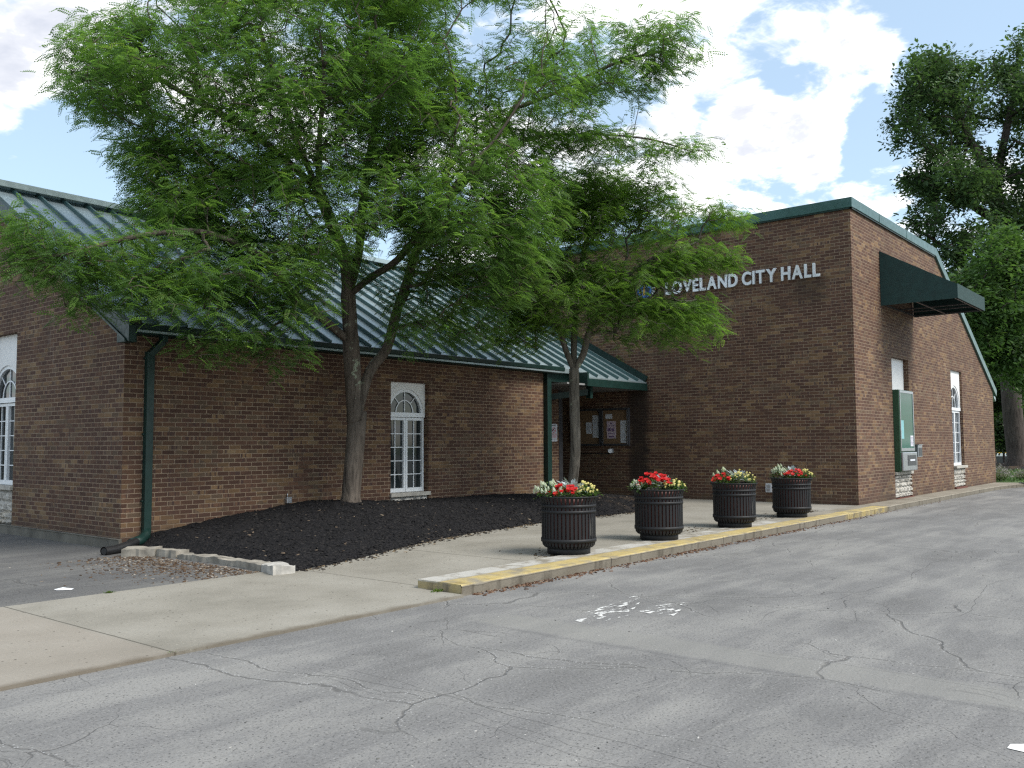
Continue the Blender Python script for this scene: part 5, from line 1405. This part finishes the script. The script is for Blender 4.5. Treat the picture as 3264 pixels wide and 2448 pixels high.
# ------------------------------------------------------------------ lawn, shrub, vehicles
def lawn_mat():
    m, t, b = new_mat('lawn_grass'); P = t.pos()
    c = t.ramp(t.noise(P, 1.2, 6, .65), [(.3, (.035, .07, .018)), (.6, (.07, .13, .03)), (.75, (.12, .18, .05))]); t.link(c, b.inputs['Base Color']); b.inputs['Roughness'].default_value = .95
    t.bump(t.noise(P, 25, 4), .8, .03, b); return m
LM = lawn_mat()
b = MB(); b.poly([(33.1, 26, .0), (33.1, 6.6, .0), (33.2, 5.9, .0), (34.0, 5.3, .0), (35.1, 4.1, 0), (35.9, 2.1, 0), (36.5, -2, 0), (36.8, -12, 0), (51, -12, .12), (51, 26, .12), (44, 26, .07)]); b.quad((51, -12, .12), (51, 26, .12), (54, 26, -1.02), (54, -12, -1.02)); structure(b.build('lawn', LM))
b = MB()
for k in range(24):
    a0, a1 = 2*math.pi*k/24, 2*math.pi*(k+1)/24; c = at(2195, 1000, 43)
    b.quad((c[0]-1+3.4*math.cos(a0), c[1]+5*math.sin(a0), .10+.12*(math.cos(a0) > 2)), (c[0]-1+3.4*math.cos(a1), c[1]+5*math.sin(a1), .10), (c[0]+.3*math.cos(a1), c[1]+.3*math.sin(a1), .33), (c[0]+.3*math.cos(a0), c[1]+.3*math.sin(a0), .33))
structure(b.build('tree_mulch_ring', MULCH))
V = []; F = []; Tt = []
for k in range(9000):
    x = rng.uniform(33.3, 44); y = rng.uniform(2.6, 12); 
    if x < 36.2 and y < 5.9-(x-33)*.9+.3: continue
    p = np.array([x, y, .0+.12*(x-33.1)/18]); a = rng.uniform(0, 6.28); h = rng.uniform(.05, .13); w = .012; s_ = np.array([math.cos(a), math.sin(a), 0])*w; tip = p+np.array([rng.normal(0, .03), rng.normal(0, .03), h]); i = len(V)
    V += [p-s_, p+s_, tip+s_*.3, tip-s_*.3]; F.append([i, i+1, i+2, i+3]); Tt.append(rng.uniform())
tag(np_mesh('lawn_grass', np.array(V), np.array(F), MIDL, None, np.array(Tt)), 'green grass with clover on the lawn beyond the hall corner', 'grass', kind='stuff')
LAV = leaf_mat('grey_purple_sprigs', [(0, (.06, .10, .03)), (.55, (.12, .16, .07)), (.75, (.2, .19, .17)), (1, (.27, .23, .27))], .3)
def shrub(x, y, rx, ry, h, n, label):
    root = empty('lavender_shrub', (x, y, 0), label, 'shrub', 'loose shrubs at the hall corner'); V = []; F = []; Tt = []
    for k in range(n):
        a = rng.uniform(0, 6.28); q = math.sqrt(rng.uniform()); p = np.array([x+q*rx*.5*math.cos(a), y+q*ry*.5*math.sin(a), 0]); hh = h*(1-.5*q*q)*rng.uniform(.5, 1.1); tip = np.array([x+q*rx*math.cos(a)+rng.normal(0, .05), y+q*ry*math.sin(a)+rng.normal(0, .05), hh])
        for j in range(9):
            t = rng.uniform(.1, 1); c = p+(tip-p)*t; b_ = rng.uniform(0, 6.28); l = .07*rng.uniform(.6, 1.2); d = np.array([math.cos(b_)*.7, math.sin(b_)*.7, .7])*l; s_ = np.cross(d, [0, 0, 1.]); s_ = s_/np.linalg.norm(s_)*.012; i = len(V)
            V += [c, c+d*.5+s_, c+d, c+d*.5-s_]; F.append([i, i+1, i+2, i+3]); Tt.append(min(1, max(0, t*.9+rng.normal(0, .12))) if t < .7 else min(1, rng.uniform(.6, 1)))
    np_mesh('sprigs', np.array(V), np.array(F), LAV, root, np.array(Tt))
shrub(34.0, 6.75, .75, .6, .62, 420, 'loose grey purple lavender shrub at the far foot of the hall wall'); shrub(35.3, 6.0, .6, .5, .38, 260, 'lower straggly shrub behind the kerb, right of the lavender')
b = MB(); b.tube([(32.35, 5.57, -.03), (32.7, 5.75, -.02)], .06, 12); tag(b.build('drain_stub', BLACKP), 'short black pipe end poking through the far kerb', 'drain pipe')

YEL = plain('yellow_bus_paint', (.55, .33, .015), .35); TYRE = plain('black_tyre', (.015, .015, .016), .8); CARW = plain('pale_car_paint', (.45, .5, .52), .3)
def vehicle(name, label, cat, loc, rot, L, W, H, paint, hood, belt, wheel_r):
    root = empty(name, loc, label, cat); root.rotation_euler.z = rot; 
    def put(b, nm, m, par=root, bev=0):
        me_o = b.build(nm, m, None, loc=(0, 0, 0), bevel=bev); me_o.parent = par; me_o.location = (0, 0, 0); return me_o
    g = .18
    prof = [(-L/2, g+.1), (-L/2, belt), (-L/2+.12, H-.1), (-L/2+.3, H), (L/2-hood-.5, H), (L/2-hood, belt+.05), (L/2-.1, belt-.12), (L/2, belt-.3), (L/2, g+.1), (L/2-.2, g), (-L/2+.2, g)]
    b = MB(); b.prism([(x, -W/2, z) for x, z in prof], (0, W, 0)); body = put(b, 'body', paint, bev=.04)
    for s_ in (-1, 1):
        n = 2 if L < 6 else 6; xa = -L/2+.35; xb = L/2-hood-.55
        for k in range(n):
            b = MB(); u0 = xa+(xb-xa)*k/n+.05; u1 = xa+(xb-xa)*(k+1)/n-.05; y = s_*(W/2+.004); b.prism([(u0, y, belt+.08), (u1, y, belt+.08), (u1-.04, y, H-.16), (u0+.04, y, H-.16)], (0, .003*s_, 0)); put(b, 'side_window', GLASS)
        b = MB(); b.box(-L/2+.05, L/2-.05, min(s_*(W/2+.002), s_*(W/2+.02)), max(s_*(W/2+.002), s_*(W/2+.02)), belt-.38, belt-.30); put(b, 'side_trim', BLACKM if L > 6 else WHITE)
        for xw in (-L/2+.9, L/2-.9):
            b = MB(); b.tube([(xw, s_*(W/2-.22), wheel_r), (xw, s_*(W/2+.02), wheel_r)], wheel_r, 20); w = put(b, 'wheel', TYRE)
            b = MB(); b.tube([(xw, s_*(W/2+.021), wheel_r), (xw, s_*(W/2+.03), wheel_r)], wheel_r*.55, 14); put(b, 'rim', ALU, w)
        b = MB(); b.box(L/2-.02, L/2+.02, s_*W*.36-.14, s_*W*.36+.14, belt-.42, belt-.27); put(b, 'headlight', WHITE)
    b = MB(); b.prism([(L/2-hood-.02, -W/2+.12, belt+.1), (L/2-hood-.02, W/2-.12, belt+.1), (L/2-hood-.47, W/2-.16, H-.06), (L/2-hood-.47, -W/2+.16, H-.06)], (.02, 0, .01)); put(b, 'windscreen', GLASS)
    return root
c = at(3215/1.47559, 1430/1.47559, 66); vehicle('school_bus', 'yellow bus parked beyond the lawn, mostly hidden by the thick trunk and leaves', 'bus', (c[0]+1.5, c[1]-1.5, -1.0), R(-52), 8.5, 2.4, 2.8, YEL, 1.5, 1.45, .46)
c = at(3180/1.47559, 1452/1.47559, 52); vehicle('parked_car', 'pale parked car just visible past the far hall corner', 'car', (c[0]+3.2, c[1]+.9, -1.0), R(-50), 4.3, 1.75, 1.6, CARW, 1.1, .88, .32)
